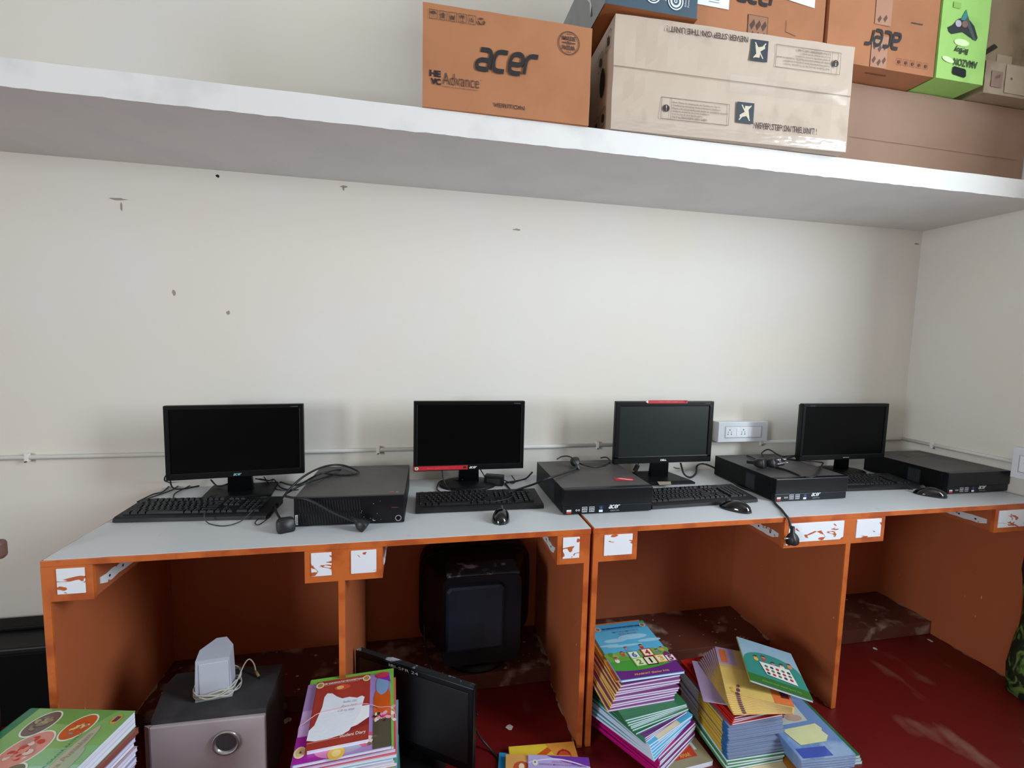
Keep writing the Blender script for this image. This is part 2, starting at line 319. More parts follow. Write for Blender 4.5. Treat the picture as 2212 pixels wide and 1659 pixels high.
# ------------------------------------------------------------------ desks
def desk(x0, x1, panels, boxes, label, wood=WOOD):
    t = thing('computer_desk', label, 'desk', ((x0 + x1) / 2, 0, 0)); cx = (x0 + x1) / 2
    L = lambda x: x - cx
    g = G(); yf = -.612
    # laminate sheet with chipped front corner
    rr = random.Random(int(x1 * 100)); n = 60; top = [(L(x1), -.001), (L(x0) , -.001)]
    top += [(L(x0) + .004 + .004 * max(0, noise.noise(Vector((k * .7, x0, 2)))), -.62 * k / 14 if k < 14 else yf + .004) for k in range(1, 15)]
    top += [(L(x0) + (x1 - x0) * k / n, yf + .0025 + .004 * max(0, noise.noise(Vector((k * .9, x1, 0))) - .15)) for k in range(1, n)] + [(L(x1), yf + .003)]
    g.prism(top[::-1], ZT - .0015, ZT, TOPL); g.make('laminate_surface', t)
    g = G(); g.box(L(x0), L(x1), yf, 0 - .001, ZT - .019, ZT - .0015, EDGE, .001); g.make('desktop_board', t)
    for i, (a, b) in enumerate(panels):
        g = G(); g.box(L(a), L(b), -.606, -.002, .002, ZT - .019, wood); g.make('side_panel', t)
        g = G(); g.box(L(a), L(b), -.612, -.606, .002, ZT - .019, EDGE); g.make('edge_band', t)
    for (a, b), (c, d) in zip(panels[:-1], panels[1:]):
        g = G(); g.box(L(b), L(c), -.016, -.002, .002, ZT - .019, wood); g.make('back_panel', t)
        g = G(); g.box(L(b), L(c), -.290, -.016, .048, .066, WOODD, .001); g.box(L(b), L(c), -.290, -.274, .002, .048, WOODD); fr = g.make('footrest', t)
        rr2 = random.Random(int(c * 977)); g = G(); side = -1 if a < -.9 else 1; ex = L(c) if side > 0 else L(b); m_ = M('a8917e', .85, var=.2)
        def wear(z, ya, yb, wd, prob):
            ys = [ya + (yb - ya) * k / 26 for k in range(27)]; ws = [wd * max(.06, .45 + noise.noise(Vector((y * 22, z * 9, ex * 3)))) * (1 if rr2.random() < prob else .2) for y in ys]
            for k in range(26): g.raw([(ex, ys[k], z), (ex - side * ws[k], ys[k], z), (ex - side * ws[k + 1], ys[k + 1], z), (ex, ys[k + 1], z)], [[0, 1, 2, 3]], m_)
        wear(.0666, -.289, -.10, .016, .85); g.make('worn_edge', fr); g = G(); wear(.0006, -.60, -.30, .010, .6); g.make('floor_line_scuff', fr)
        g = G(); ms = M('c2b4a6', .85, var=.1)
        for k in range(26):
            px_, py_, ra = L(b) + rr2.uniform(.05, .95) * (c - b), -.275 + .25 * rr2.random() ** 1.6, rr2.uniform(.0015, .0052)
            g.raw([(px_ + ra * 1.5 * rr2.uniform(.7, 1.2) * math.cos(q), py_ + ra * rr2.uniform(.7, 1.2) * math.sin(q), .0667) for q in [n_ * math.pi / 4 for n_ in range(8)]], [list(range(8))], ms)
        g.make('paint_specks', fr)['kind'] = 'stuff'
    for a, b, side, dep in boxes:      # wiring boxes hung under the desktop; side = which face carries the white strip
        yb = -.612 + dep; z0 = .655; m = EDGE
        g = G(); g.box(L(a), L(b), -.612, -.600, z0, ZT - .019, m); g.box(L(a), L(a) + .010, -.600, yb, z0 + .004, ZT - .019, wood); g.box(L(b) - .010, L(b), -.600, yb, z0 + .004, ZT - .019, wood)
        g.box(L(a) + .01, L(b) - .01, -.600, yb, z0 + .004, z0 + .012, wood); bx = g.make('wiring_box', t)
        g = G(); g.box(L(a) + .018, L(b) - .018, -.6145, -.611, z0 + .020, ZT - .025, PLATE, .0008); g.make('cover_plate', bx)
        g = G(); sx = L(b) + .0015 if side > 0 else L(a) - .0015
        if side:
            pts = []
            for k in range(11): pts.append((-.588 + k * .026, z0 + .020 + .005 * noise.noise(Vector((k * .8, a, 0))) + (.010 if k in (0, 10) else 0)))
            pts += [(y, z0 + .047 + .006 * noise.noise(Vector((y * 40, b, 3)))) for y, z in pts[::-1]]
            X = frame((sx, 0, 0), (0, 1, 0), (0, 0, 1)); g.prism(pts, -.001, .001, PLATE2, X)
            for yy in (-.55, -.49): g.prism([(yy + .004 * math.cos(q), z0 + .034 + .004 * math.sin(q)) for q in [i * math.pi / 4 for i in range(8)]], -.0016, .0016, M('3a302c', .6), X)
            g.make('white_strip', bx)
    return t
desk(-.964, .5545, [(-.964, -.946), (-.226, -.208), (.534, .5525)],
     [(-.946, -.846, 1, .34), (-.318, -.226, 0, .30), (-.208, -.100, 1, .26), (.442, .534, -1, .26)],
     'orange-brown double computer desk with grey top, its end away from the room corner')
desk(.5635, 2.50, [(.565, .583), (1.552, 1.572), (2.452, 2.470)],
     [(.583, .718, 0, .30), (1.283, 1.552, -1, .34), (1.572, 1.718, 0, .26), (2.25, 2.452, -1, .30)],
     'orange-brown wide computer desk with grey top, standing in the room corner')

# ------------------------------------------------------------------ monitors
def monitor(x, y, z0, w, h, yaw, style, label, base, brand, sticker=None, screenm=SCREEN):
    """x,y centre of the panel front at desk-level coordinates, z0 bottom of the panel"""
    t = thing('monitor', label, 'monitor', (x, y, ZT), yaw); Z = z0 - ZT
    bz = .016 if style != 'dell' else .021
    g = G(); r = .004 if style != 'dell' else .010
    for q in ((-w/2, w/2, Z + h - bz, Z + h), (-w/2, w/2, Z, Z + bz * 1.5), (-w/2, -w/2 + bz, Z + bz, Z + h - bz * .8), (w/2 - bz, w/2, Z + bz, Z + h - bz * .8)): g.box(q[0], q[1], 0, .022, q[2], q[3], BLK2, .003)
    g.make('bezel', t)
    g = G(); g.box(-w/2 + bz * .9, w/2 - bz * .9, .004, .012, Z + bz * 1.3, Z + h - bz * .9, screenm); g.make('screen', t)
    g = G(); f = lambda a, yy, zz: [(-w/2 * a, yy, Z + h * zz), (w/2 * a, yy, Z + h * zz), (w/2 * a, yy, Z + h * (1 - zz)), (-w/2 * a, yy, Z + h * (1 - zz))]
    g.loft([f(.99, .02, .01), f(.97, .034, .03), f(.6, .052, .2)], BLK, smooth=False); g.make('rear_housing', t)
    bx, by, kind = base; X = rotz(-yaw); o = X @ Vector((bx - x, by - y, 0))
    g = G(); nw = .042 if style != 'lenovo' else .032
    g.loft([[(o.x - nw, o.y - .012, .012), (o.x + nw, o.y - .012, .012), (o.x + nw, o.y + .012, .012), (o.x - nw, o.y + .012, .012)],
            [(-nw * .9 + o.x * .35, .036, Z + .03), (nw * .9 + o.x * .35, .036, Z + .03), (nw * .9 + o.x * .35, .056, Z + .03), (-nw * .9 + o.x * .35, .056, Z + .03)],
            [(-nw * .9, .036, Z + .12), (nw * .9, .036, Z + .12), (nw * .9, .056, Z + .12), (-nw * .9, .056, Z + .12)]], BLK2, smooth=False)
    g.make('stand_neck', t)
    g = G()
    if kind == 'rect': g.box(o.x - .115, o.x + .115, o.y - .075, o.y + .085, .0, .014, BLK, .004)
    elif kind == 'oval': g.loft([[(o.x + .12 * s * math.cos(k), o.y + .088 * s * math.sin(k), zz) for k in [2 * math.pi * i / 40 for i in range(40)]] for s, zz in ((.97, 0), (1, .004), (.97, .010), (.5, .018), (.28, .022))], BLK)
    else: g.loft([[(o.x - .125 * s, o.y - .095 * s, zz), (o.x + .125 * s, o.y - .095 * s, zz), (o.x + .085 * s, o.y + .085 * s, zz), (o.x - .085 * s, o.y + .085 * s, zz)] for s, zz in ((1, 0), (1, .008), (.9, .014))], BLK, smooth=False)
    g.make('stand_base', t)
    g = G(); F = frame((0, -.0004, Z), (1, 0, 0), (0, 0, 1)); c = WHT
    if brand == 'acer_mid': logo(g, F, -.014, .007, .014, .015, M('8fc2cf', .5))
    if brand == 'acer_right': logo(g, F, -.002, .007, .030, .0155, c)
    if brand == 'dell': g.ptext(F, 'DELL', -.014, .009, .014, .017, c, off=.03)
    if brand == 'lenovo': g.ptext(F, 'lenovo', .0, .008, .032, .0135, M('aeb2b8', .4), off=.01)
    g.ptext(F, 'V196HQL' if brand != 'lenovo' else 'LS1921', (w/2 - .045) if brand != 'lenovo' else -w/2 + .035, h - .011, (w/2 - .018) if brand != 'lenovo' else -w/2 + .062, h - .0075, M('777b80', .5))
    g.make('printed_logo', t)
    if sticker:
        g = G(); u0, v0, u1, v1 = sticker; g.box(u0, u1, -.0012, 0, Z + v0, Z + v1, RED, 0)
        F2 = frame((0, -.0014, Z), (1, 0, 0), (0, 0, 1))
        if v0 < .1:
            g.pell(F2, u0 + .011, (v0 + v1) / 2, .007, .006, M('d8e0c8', .5)); g.pell(F2, u0 + .011, (v0 + v1) / 2, .004, .0035, M('3d8a4a', .5), 2); g.prect(F2, u1 - .018, v0 + .004, u1 - .006, v1 - .003, M('4a0d14', .5))
        else: g.ppoly(F2, [(u0 - .012, (v0 + v1) / 2), (u0, v0), (u0, v1)], M('e3cfc4', .5)); g.prect(F2, u1 - .016, v0 + .004, u1 - .006, v1 - .003, M('5a1016', .5))
        for k in range(3): g.prect(F2, u0 + .05 + k * .03, (v0 + v1) / 2 - .001, u0 + .075 + k * .03, (v0 + v1) / 2 + .0005, M('d8606a', .5))
        g.make('red_sticker', t)
    return t
monitor(-.640, -.176, .853, .446, .265, 6.3, 'acer', 'black monitor on a square-footed stand behind the keyboard nearest the desk end', (-.655, -.105, 'rect'), 'acer_mid')
monitor(.203, -.19, .857, .437, .275, 0, 'acer', 'black monitor with a long red strip sticker along its lower bezel', (.208, -.105, 'oval'), 'acer_right', (-.217, .004, -.008, .020))
m3 = monitor(1.034, -.20, .865, .454, .266, 0, 'dell', 'black round-cornered monitor with a red strip sticker on its top edge', (1.06, -.115, 'trap'), 'dell', (-.085, .258, .098, .271), SCREEN_REFL)
monitor(1.902, -.245, .868, .462, .257, 0, 'lenovo', 'black monitor nearest the room corner, partly behind a computer topped with plugs', (2.03, -.12, 'oval'), 'lenovo')
g = G(); F = frame((-.01, -.02, .0146), (1, 0, 0), (0, 1, 0)); g.ppoly(F, [(-.075, -.03), (-.02, -.028), (0, .012), (-.06, .018)], M('b9a892', .8)); g.make('paper_patch', m3, loc=(.045, -.0, 0))

# ------------------------------------------------------------------ desktop computers
def tower(xc, yf, label, sticker=False, w=.334, d=.385, h=.092):
    t = thing('desktop_computer', label, 'computer', (xc, yf + d / 2, ZT)); y0 = -d / 2
    g = G(); g.box(-w/2, w/2, y0 + .03, d/2, .004, h, METS, .0015)
    g.box(-w/2, w/2, y0 + .03, d/2, h - .0008, h + .0006, METB)
    # recessed side vent panel and top label recess
    X = frame((-w/2 - .0003, 0, 0), (0, -1, 0), (0, 0, 1)); g.prect(X, .02, .012, .075, h - .015, M('171a1f', .6), 1)
    for k in range(7): g.prect(X, .024 + k * .007, .02, .027 + k * .007, h - .02, M('30363e', .6), 2)
    g.make('case_cover', t)
    g = G(); g.box(-w/2, w/2, y0 + .004, y0 + .03, .033, h + .001, FRONTB, .003); g.box(-w/2 + .002, w/2 - .002, y0 + .008, y0 + .03, .003, .032, FRONTB, .002); fp = g.make('front_panel', t)
    F = frame((0, y0 + .0078, 0), (1, 0, 0), (0, 0, 1)); G1 = M('c6c9cd', .4, var=.02)
    for k, u in enumerate((-.099, -.072)):
        g = G(); g.pframe(F, u, .009, u + .019, .019, .0016, G1); g.pframe(F, u, .018, u + .019, .028, .0016, G1); g.prect(F, u + .004, .0125, u + .015, .0145, G1); g.prect(F, u + .004, .0215, u + .015, .0235, G1); g.make('usb_port', fp)
    for u in (-.119, -.110):
        g = G(); g.pring(F, u, .017, .0018, .0035, G1, n=12); g.make('audio_jack', fp)
    g = G(); g.prect(F, -.155, .007, -.138, .020, M('d6d3cf', .5)); g.prect(F, -.155, .007, -.138, .0135, M('c2383c', .5), 2)
    g.prect(F, -.036, .007, -.020, .030, M('141f45', .4)); g.prect(F, -.036, .007, -.022, .015, M('dfe3e8', .5), 2); g.pline(F, (-.033, .022), (-.023, .022), .001, M('4f8fc8', .5), 2); g.pline(F, (-.028, .017), (-.028, .028), .001, M('4f8fc8', .5), 2); g.make('badge_sticker', fp)
    g = G(); logo(g, F, .000, .018, .044, .031, WHT); g.ptext(F, 'VERITON', .006, .008, .040, .0125, M('9da1a6', .4)); g.make('printed_logo', fp)
    g = G(); X = frame((0, 0, h + .0008), (1, 0, 0), (0, 1, 0)); g.prect(X, .02, .09, .105, .15, M('2a2a2a', .3, var=.05)); g.prect(X, -.055, .075, -.03, .125, M('3c3b2c', .6)); g.make('top_label', t)
    if sticker:
        g = G(); Xs = X @ T(.100, -.095, 0) @ rotz(-6); g.ppoly(Xs, [(-.04, -.018), (.036, -.018), (.032, .02), (-.036, .022)], RED, 2); g.ppoly(Xs, [(-.028, .010), (-.012, .016), (.030, -.004), (.026, -.014), (.008, -.010), (-.014, .002)], M('e9a9ae', .5), 3); g.ppoly(Xs, [(-.02, .009), (-.012, .011), (.010, .000), (.004, -.003)], M('f2cdcf', .5), 4); g.make('red_sticker', t, 'red sticker with a pale smeared band')
    return t
def tower_vent(xc, yf, label, w=.338, d=.372, h=.093):
    t = thing('desktop_computer', label, 'computer', (xc, yf + d / 2, ZT), -1.5); y0 = -d / 2
    g = G(); g.box(-w/2, w/2, y0 + .012, d/2, .004, h, METS, .002); g.box(-w/2 + .001, w/2 - .001, y0 + .012, d/2, h - .0008, h + .0006, METB); g.make('case_cover', t)
    g = G(); g.box(-w/2, w/2, y0, y0 + .014, .003, h + .001, M('0c0f14', .35, var=.08, spec=.35), .002); fp = g.make('front_panel', t)
    F = frame((0, y0 - .0003, 0), (1, 0, 0), (0, 0, 1)); g = G()
    for k in range(23):
        u = -.152 + k * .0082
        for a, b in ((.010, .045), (.049, .086)): g.raw([(u, y0 - .001, a), (u + .0035, y0 - .001, a), (u + .0035 - .004, y0 - .001, b), (u - .004, y0 - .001, b)], [[0, 1, 2, 3]], M('030304', .9)); g.raw([(u + .0038, y0 - .0022, a), (u + .0050, y0 - .0022, a), (u + .001, y0 - .0022, b), (u - .0002, y0 - .0022, b)], [[0, 1, 2, 3]], M('2a2d33', .35))
    g.make('vent_grille', fp)
    g = G(); g.pring(F, .150, .018, .0075, .0100, CHROME, 2); g.pell(F, .150, .018, .006, .006, BLK2, 2); g.make('power_button', fp)
    g = G(); g.prect(F, -.165, .008, -.157, .040, M('cfd3d8', .4), 2); g.ptext(F, 'lenovo', -.1640, .010, -.158, .038, M('14161b', .5), 3, turn=90)
    g.ptext(F, 'ThinkCentre', .128, .052, .150, .056, M('8a3d35', .5), 2); g.prect(F, .070, .012, .071, .018, WHT, 2); g.prect(F, .070, .012, .078, .0132, WHT, 2)
    for k in range(9): g.pell(F, random.uniform(.03, .13), random.uniform(.01, .08), .0014, .0009, M('9fa6ae', .8), 2, n=6)
    g.make('printed_logo', fp)
    g = G(); X = frame((0, 0, h + .0008), (1, 0, 0), (0, 1, 0)); g.prect(X, .118, -.155, .133, -.147, M('b94a3e', .5)); g.prect(X, .140, -.155, .148, -.150, M('a9a9a9', .5)); g.make('red_sticker', t, 'small red label'); return t
tower_vent(-.205, -.478, 'black desktop computer with slanted vent slots across its front panel')
tower(.664, -.500, 'black desktop computer with a red sticker on top, straddling the gap between desks', True)
tower(1.526, -.476, 'black desktop computer carrying a heap of cables and pin plugs on top')
tower(2.352, -.487, 'black desktop computer beside the side wall in the room corner')

# ------------------------------------------------------------------ keyboards
def make_keyboard(label):
    t = thing('keyboard', label, 'keyboard', (0, 0, ZT), 0, 'black keyboards on the desks'); w, d = .455, .158
    def zt(y): return .017 + (y + d / 2) / d * .010
    g = G(); pr = [(-d/2, .003), (-d/2 + .004, .001), (d/2 - .004, .001), (d/2, .006), (d/2, zt(d/2) - .003), (d/2 - .005, zt(d/2)), (-d/2 + .012, zt(-d/2)), (-d/2 + .002, .013)]
    X = frame((-w/2, 0, 0), (0, 1, 0), (0, 0, 1)); g.prism(pr, 0, w, KEYM, X); g.make('case', t)
    g = G(); Fk = frame((0, 0, .0), (1, 0, 0), (0, 1, .063)); g.ptext(Fk, 'acer', .155, .066, .178, .072, M('8a8d92', .5), 4, shear=.2); 
    for v_ in g.bm.verts: v_.co.z = zt(v_.co.y) + .0008
    g.make('printed_logo', t)
    U = .0182; rows = []
    mk = {}
    def key(kx, ky, kw, kh=1.):
        rows.append((kx, ky, kw, kh))
    x0 = -w/2 + .012
    Y = [d/2 - .024, d/2 - .052, d/2 - .070, d/2 - .088, d/2 - .106, d/2 - .124]
    for c, off in [(0, 0)] + [(i, .6) for i in range(1, 5)] + [(i, 1.0) for i in range(5, 9)] + [(i, 1.4) for i in range(9, 13)]: key((c + off + .5) * U, Y[0], 1)
    for i in range(13): key((i + .5) * U, Y[1], 1)
    key(14.0 * U, Y[1], 2)
    key(.75 * U, Y[2], 1.5)
    for i in range(12): key((i + 2.0) * U, Y[2], 1)
    key(14.25 * U, Y[2], 1.5)
    key(.875 * U, Y[3], 1.75)
    for i in range(11): key((i + 2.25) * U, Y[3], 1)
    key(13.9 * U, Y[3], 2.2)
    key(1.125 * U, Y[4], 2.25)
    for i in range(10): key((i + 2.75) * U, Y[4], 1)
    key(13.65 * U, Y[4], 2.7)
    for a, b in ((0, 1.25), (1.25, 1.25), (2.5, 1.25), (3.75, 6.25), (10, 1.25), (11.25, 1.25), (12.5, 1.25), (13.75, 1.25)): key((a + b / 2) * U, Y[5], b)
    for i in range(3):
        for r in (0, 1, 2): key((15.6 + i) * U, Y[r], 1)
    key(16.6 * U, Y[4], 1)
    for i in range(3): key((15.6 + i) * U, Y[5], 1)
    for i in range(4): key((19.2 + i) * U, Y[1], 1)
    for r in (2, 3, 4):
        for i in range(3): key((19.2 + i) * U, Y[r], 1)
    key(22.2 * U, (Y[2] + Y[3]) / 2, 1, 2); key(22.2 * U, (Y[4] + Y[5]) / 2, 1, 2)
    key(19.7 * U, Y[5], 2); key(21.2 * U, Y[5], 1)
    rows.sort(key=lambda r: r[1])
    def cap(kw, kh, gg=None, at=None):
        gg = gg or G(); a, b = kw * U / 2 - .0009, kh * .018 / 2 - .0009; h = .0065
        q = lambda s, z: [(-a * s, -b * s, z), (a * s, -b * s, z), (a * s, b * s, z), (-a * s, b * s, z)]
        a1, b1 = a - .0022, b - .0022
        gg.loft([[(x, y, -.002) for x, y in ((-a, -b), (a, -b), (a, b), (-a, b))], [(x, y, h) for x, y in ((-a1, -b1), (a1, -b1), (a1, b1 + .0008), (-a1, b1 + .0008))]], KEYM, at, smooth=False)
        if kw <= 1.6 and kh == 1: gg.raw([(-a1 + .002, b1 - .006, h + .0002), (-a1 + .0045, b1 - .006, h + .0002), (-a1 + .0045, b1 - .002, h + .0002), (-a1 + .002, b1 - .002, h + .0002)], [[0, 1, 2, 3]], M('7c8086', .6), at)
        return gg
    extra = rows[100:]
    for kx, ky, kw, kh in rows[:100]:
        k = (round(kw, 2), kh)
        if k not in mk: o = cap(kw, kh).make('key', t); mk[k] = o.data
        else: o = bpy.data.objects.new('key', mk[k]); COL.objects.link(o); o.parent = t
        o.location = (x0 + kx, ky, zt(ky)); o.rotation_euler = (.063, 0, 0)
    if extra:
        gg = G()
        for kx, ky, kw, kh in extra: cap(kw, kh, gg, T(x0 + kx, ky, zt(ky)))
        gg.make('function_keys', t)['kind'] = 'stuff'
    return t
kb = make_keyboard('black keyboard at the desk end, with a cable lying over its keys')
def place(o, x, y, rz, label=None):
    o.location = (x, y, ZT); o.rotation_euler = (0, 0, rz * D2R)
    if label: o['label'] = label
K2, K3, K4 = copy_tree(kb), copy_tree(kb), copy_tree(kb)
place(kb, -.705, -.300, -4); place(K2, .222, -.335, -.8, 'black keyboard before the monitor with sticker along its lower bezel')
place(K3, 1.063, -.392, 2.6, 'black keyboard before the round-cornered monitor, between two computers')
place(K4, 1.935, -.315, -1.5, 'black keyboard in shade nearest the room corner, half behind a computer')

# ------------------------------------------------------------------ mice
def make_mouse():
    t = thing('computer_mouse', '', 'mouse', (0, 0, ZT), 0, 'black computer mice')
    L, Wd, Hh = .112, .060, .036; rings = []
    for i in range(17):
        s = -1 + 2 * i / 16; y = s * L / 2; k = math.sqrt(max(0.0006, 1 - abs(s) ** 2.6)); ww = Wd / 2 * k * (1 - .10 * s); hh = Hh * (.30 + .70 * math.cos((s + .18) * 1.25)) * (k ** .5)
        rings.append([(ww * math.cos(a), y, .001 + max(0, math.sin(a)) * hh if math.sin(a) > 0 else .001 + .001 * math.sin(a)) for a in [2 * math.pi * j / 24 for j in range(24)]])
    g = G(); g.loft(rings, GLOSS); g.make('shell', t)
    g = G(); g.cyl((-.004, .026, .029), (.004, .026, .029), .010, M('2a2b2e', .6), seg=16); g.make('scroll_wheel', t)
    g = G(); g.raw([(-.0005, .008, .0375), (.0005, .008, .0375), (.0005, .016, .0365), (-.0005, .016, .0365)], [[0, 1, 2, 3]], BLK); g.make('button_seam', t); return t
m_a = make_mouse(); m_b = copy_tree(m_a); m_c = copy_tree(m_a)
for o, x, y, r, l in ((m_a, .278, -.492, -14, 'shiny black mouse on the grey desktop in front of a keyboard, far from the wall'), (m_b, 1.150, -.520, 42, 'shiny black mouse tilted towards the keyboard between two computers'), (m_c, 2.100, -.478, 48, 'dull black mouse beside the computer nearest the room corner')): place(o, x, y, r, l)

# ------------------------------------------------------------------ cables
def cable(name, label, pts, r=.0032, cat='cable', plugs=(), m=CABLE):
    pts = [Vector(p) for p in pts]; g = G(); g.tube(pts, r, m); t = tag(g.make(name), label, cat); return t
def plug(parent, loc, direction, pins=True, s=1., big=False):
    g = G(); q = Vector(direction).to_track_quat('Z', 'Y').to_matrix().to_4x4(); X = T(*loc) @ q
    ring = lambda a, b, z: [(a * s * math.copysign(abs(math.cos(t)) ** .55, math.cos(t)), b * s * math.copysign(abs(math.sin(t)) ** .55, math.sin(t)), z * s) for t in [2 * math.pi * i / 20 for i in range(20)]]
    g.loft([ring(.006, .006, -.045), ring(.008, .007, -.022), ring(.017, .014, -.012), ring(.021, .019, .0), ring(.021, .019, .016), ring(.019, .017, .020)], M('1b1b1d', .45, var=.1), X)
    o = g.make('plug_body', parent)
    if pins:
        for a, b, rr in ((0, .009, .0035), (-.0095, -.006, .0026), (.0095, -.006, .0026)):
            g = G(); g.X = X; g.cyl((a * s, b * s, .018 * s), (a * s, b * s, .040 * s), rr * s, CHROME, seg=10); g.make('plug_pin', o)
    return o
def Z(u, v, z=ZT + .004): return P(u, v, z=z)
def Y_(u, v, y): return P(u, v, y=y)
ct = ZT + .093 + .004
c = cable('power_cable', 'looped black power cable over the slatted-front computer, plug hanging before its vents',
      [Z(700, 1022, ct + .01), Z(745, 1026, ct), Z(775, 1020, ct + .006), Z(740, 1005, ct + .012), Z(700, 1008, ct + .02), Z(655, 1030, ct + .02), Y_(618, 1066, -.38), Y_(626, 1074, -.44), Y_(665, 1080, -.49), Y_(720, 1108, -.50), Y_(768, 1128, -.515)], .0038)
plug(c, Y_(781, 1132, -.525), (.7, -.2, -.45), pins=False, s=.9)
c = cable('video_cable', 'black cable looping from behind the first monitor onto the slatted-front computer',
      [Z(560, 1035, ZT + .03), Z(600, 1040), Z(640, 1048, ZT + .05), Z(690, 1024, ct + .03), Z(735, 1014, ct + .014), Z(712, 1027, ct), Z(660, 1044, ct + .008), Y_(625, 1062, -.36), Y_(612, 1073, -.38), Z(598, 1092)], .0035)
c = cable('power_cable', 'black power cable with big round plug lying at the first keyboard corner',
      [Z(575, 1115), Z(590, 1090, ZT + .015), Z(598, 1108, ZT + .02), Z(606, 1122, ZT + .02)], .0038)
plug(c, Z(616, 1133, ZT + .018), (.4, -.9, .05), pins=False, s=1.25)
kz = ZT + .032
cable('mouse_cable', 'thin grey cable looping over the first keyboard and its front edge', [Z(560, 1092, kz), Z(545, 1104, kz), Z(520, 1126, ZT + .004), Z(485, 1136, ZT + .003), Z(450, 1130, ZT + .003), Z(441, 1112, kz - .004), Z(455, 1098, kz)], .0016, m=M('2b2d31', .4))
cable('mouse_cable', 'small thin cable curl beside the big round plug', [Z(590, 1106), Z(578, 1120), Z(560, 1133), Z(551, 1130), Z(560, 1120), Z(582, 1116)], .0016)
cable('usb_cable', 'black cable rising behind the first monitor and dropping to its keyboard', [Z(297, 1084, ZT + .01), Z(330, 1068), Z(352, 1062), Z(368, 1045, ZT + .01), Y_(356, 1038, -.12), Y_(358, 1028, -.11), Y_(366, 1026, -.10), Y_(372, 1052, -.09), Z(395, 1056), Z(450, 1046), Z(500, 1044)], .0026)
cable('usb_cable', 'black cable curling on the desktop before the first monitor stand', [Z(375, 1084, ZT + .01), Z(378, 1066), Z(405, 1052), Z(412, 1046), Z(398, 1042), Z(372, 1058), Z(340, 1070), Z(302, 1082)], .0024)
cable('usb_cable', 'thin black cable slack between first keyboard and its monitor stand', [Z(375, 1082, ZT + .006), Z(392, 1079), Z(430, 1077), Z(470, 1068, ZT + .022)], .0020)
cable('video_cable', 'black cable tangle crossing behind the first monitor stand', [Y_(455, 1036, -.06), Z(470, 1050, ZT + .02), Z(490, 1046, ZT + .03), Z(505, 1040, ZT + .02)], .003)
cable('power_cable', 'black cable tangle under the first monitor beside the slatted-front computer', [Y_(552, 1034, -.09), Z(580, 1038, ZT + .02), Z(592, 1036, ZT + .02), Z(605, 1052), Z(625, 1058), Z(644, 1058, ZT + .012)], .0024)
cable('usb_cable', 'thin cable dropping from behind the first monitor near its stand', [Y_(570, 1030, -.08), Z(585, 1050), Z(605, 1058), Z(640, 1059)], .0018)
# second monitor
c = thing('power_adapter', 'black power adapter block beside the stand of the lower-sticker monitor', 'adapter', (.315, -.115, ZT), -20)
g = G(); g.box(-.040, .040, -.018, .020, 0, .042, BLK, .004); g.make('adapter_body', c)
g = G(); g.box(-.028, .028, -.0184, -.0178, .008, .030, M('232327', .6)); g.make('rating_label', c)
cable('adapter_cable', 'black cord running from the power adapter up behind the monitor', [(.278, -.10, ZT + .03), (.262, -.07, ZT + .055), (.245, -.06, ZT + .085)], .0022)
cable('adapter_cable', 'short black cord from the power adapter towards the sticker-topped computer', [(.355, -.12, ZT + .02), (.39, -.115, ZT + .004), (.41, -.09, ZT + .004), (.40, -.06, ZT + .02)], .0022)
cable('usb_cable', 'black cable hanging from the lower-sticker monitor to its oval stand', [Y_(955, 1012, -.14), Y_(957, 1032, -.15), Z(963, 1048, ZT + .02), Z(972, 1058, ZT + .014)], .0028)
cable('usb_cable', 'black cable arching beside the oval monitor stand down to the keyboard', [Z(950, 1062), Z(944, 1056), Z(948, 1042), Z(962, 1037), Z(985, 1037, ZT + .02), Z(1000, 1036, ZT + .03)], .0026)
c = cable('power_cable', 'black power cable draped over the computer with the red sticker, round plug on top',
      [Z(1070, 1062), Z(1092, 1058), Z(1108, 1066), Z(1096, 1050), Z(1092, 1043), Z(1110, 1040), Z(1135, 1034), Z(1150, 1020, ZT + .04)], .0038)
c2 = cable('power_cable', 'black cable from the second keyboard rising onto the computer with red sticker', [Z(1098, 1064, ZT + .03), Z(1125, 1055, ZT + .03), Y_(1150, 1047, -.30), Z(1180, 1035, ct + .004), Z(1225, 1020, ct + .003), Z(1243, 1012, ct + .006), Z(1245, 1004, ct + .014)], .0040)
plug(c2, Z(1243, 999, ct + .018), (-.1, .7, .5), pins=False, s=.85)
cable('power_cable', 'thin black loop at the back of the computer with the red sticker', [Z(1203, 992, ct), Z(1215, 986, ct + .01), Z(1232, 987, ct + .014), Z(1252, 1001, ct + .01), Z(1285, 1009, ct), Z(1310, 1002, ct), Z(1318, 996, ct), Z(1310, 988, ct + .008), Z(1298, 989, ct)], .0030)
cable('mouse_cable', 'thin black cable across the top keys of the second keyboard', [Z(1098, 1066, kz), Z(1108, 1070, kz), Z(1095, 1078, kz), Z(1060, 1084, kz), Z(1030, 1082, kz)], .0016)
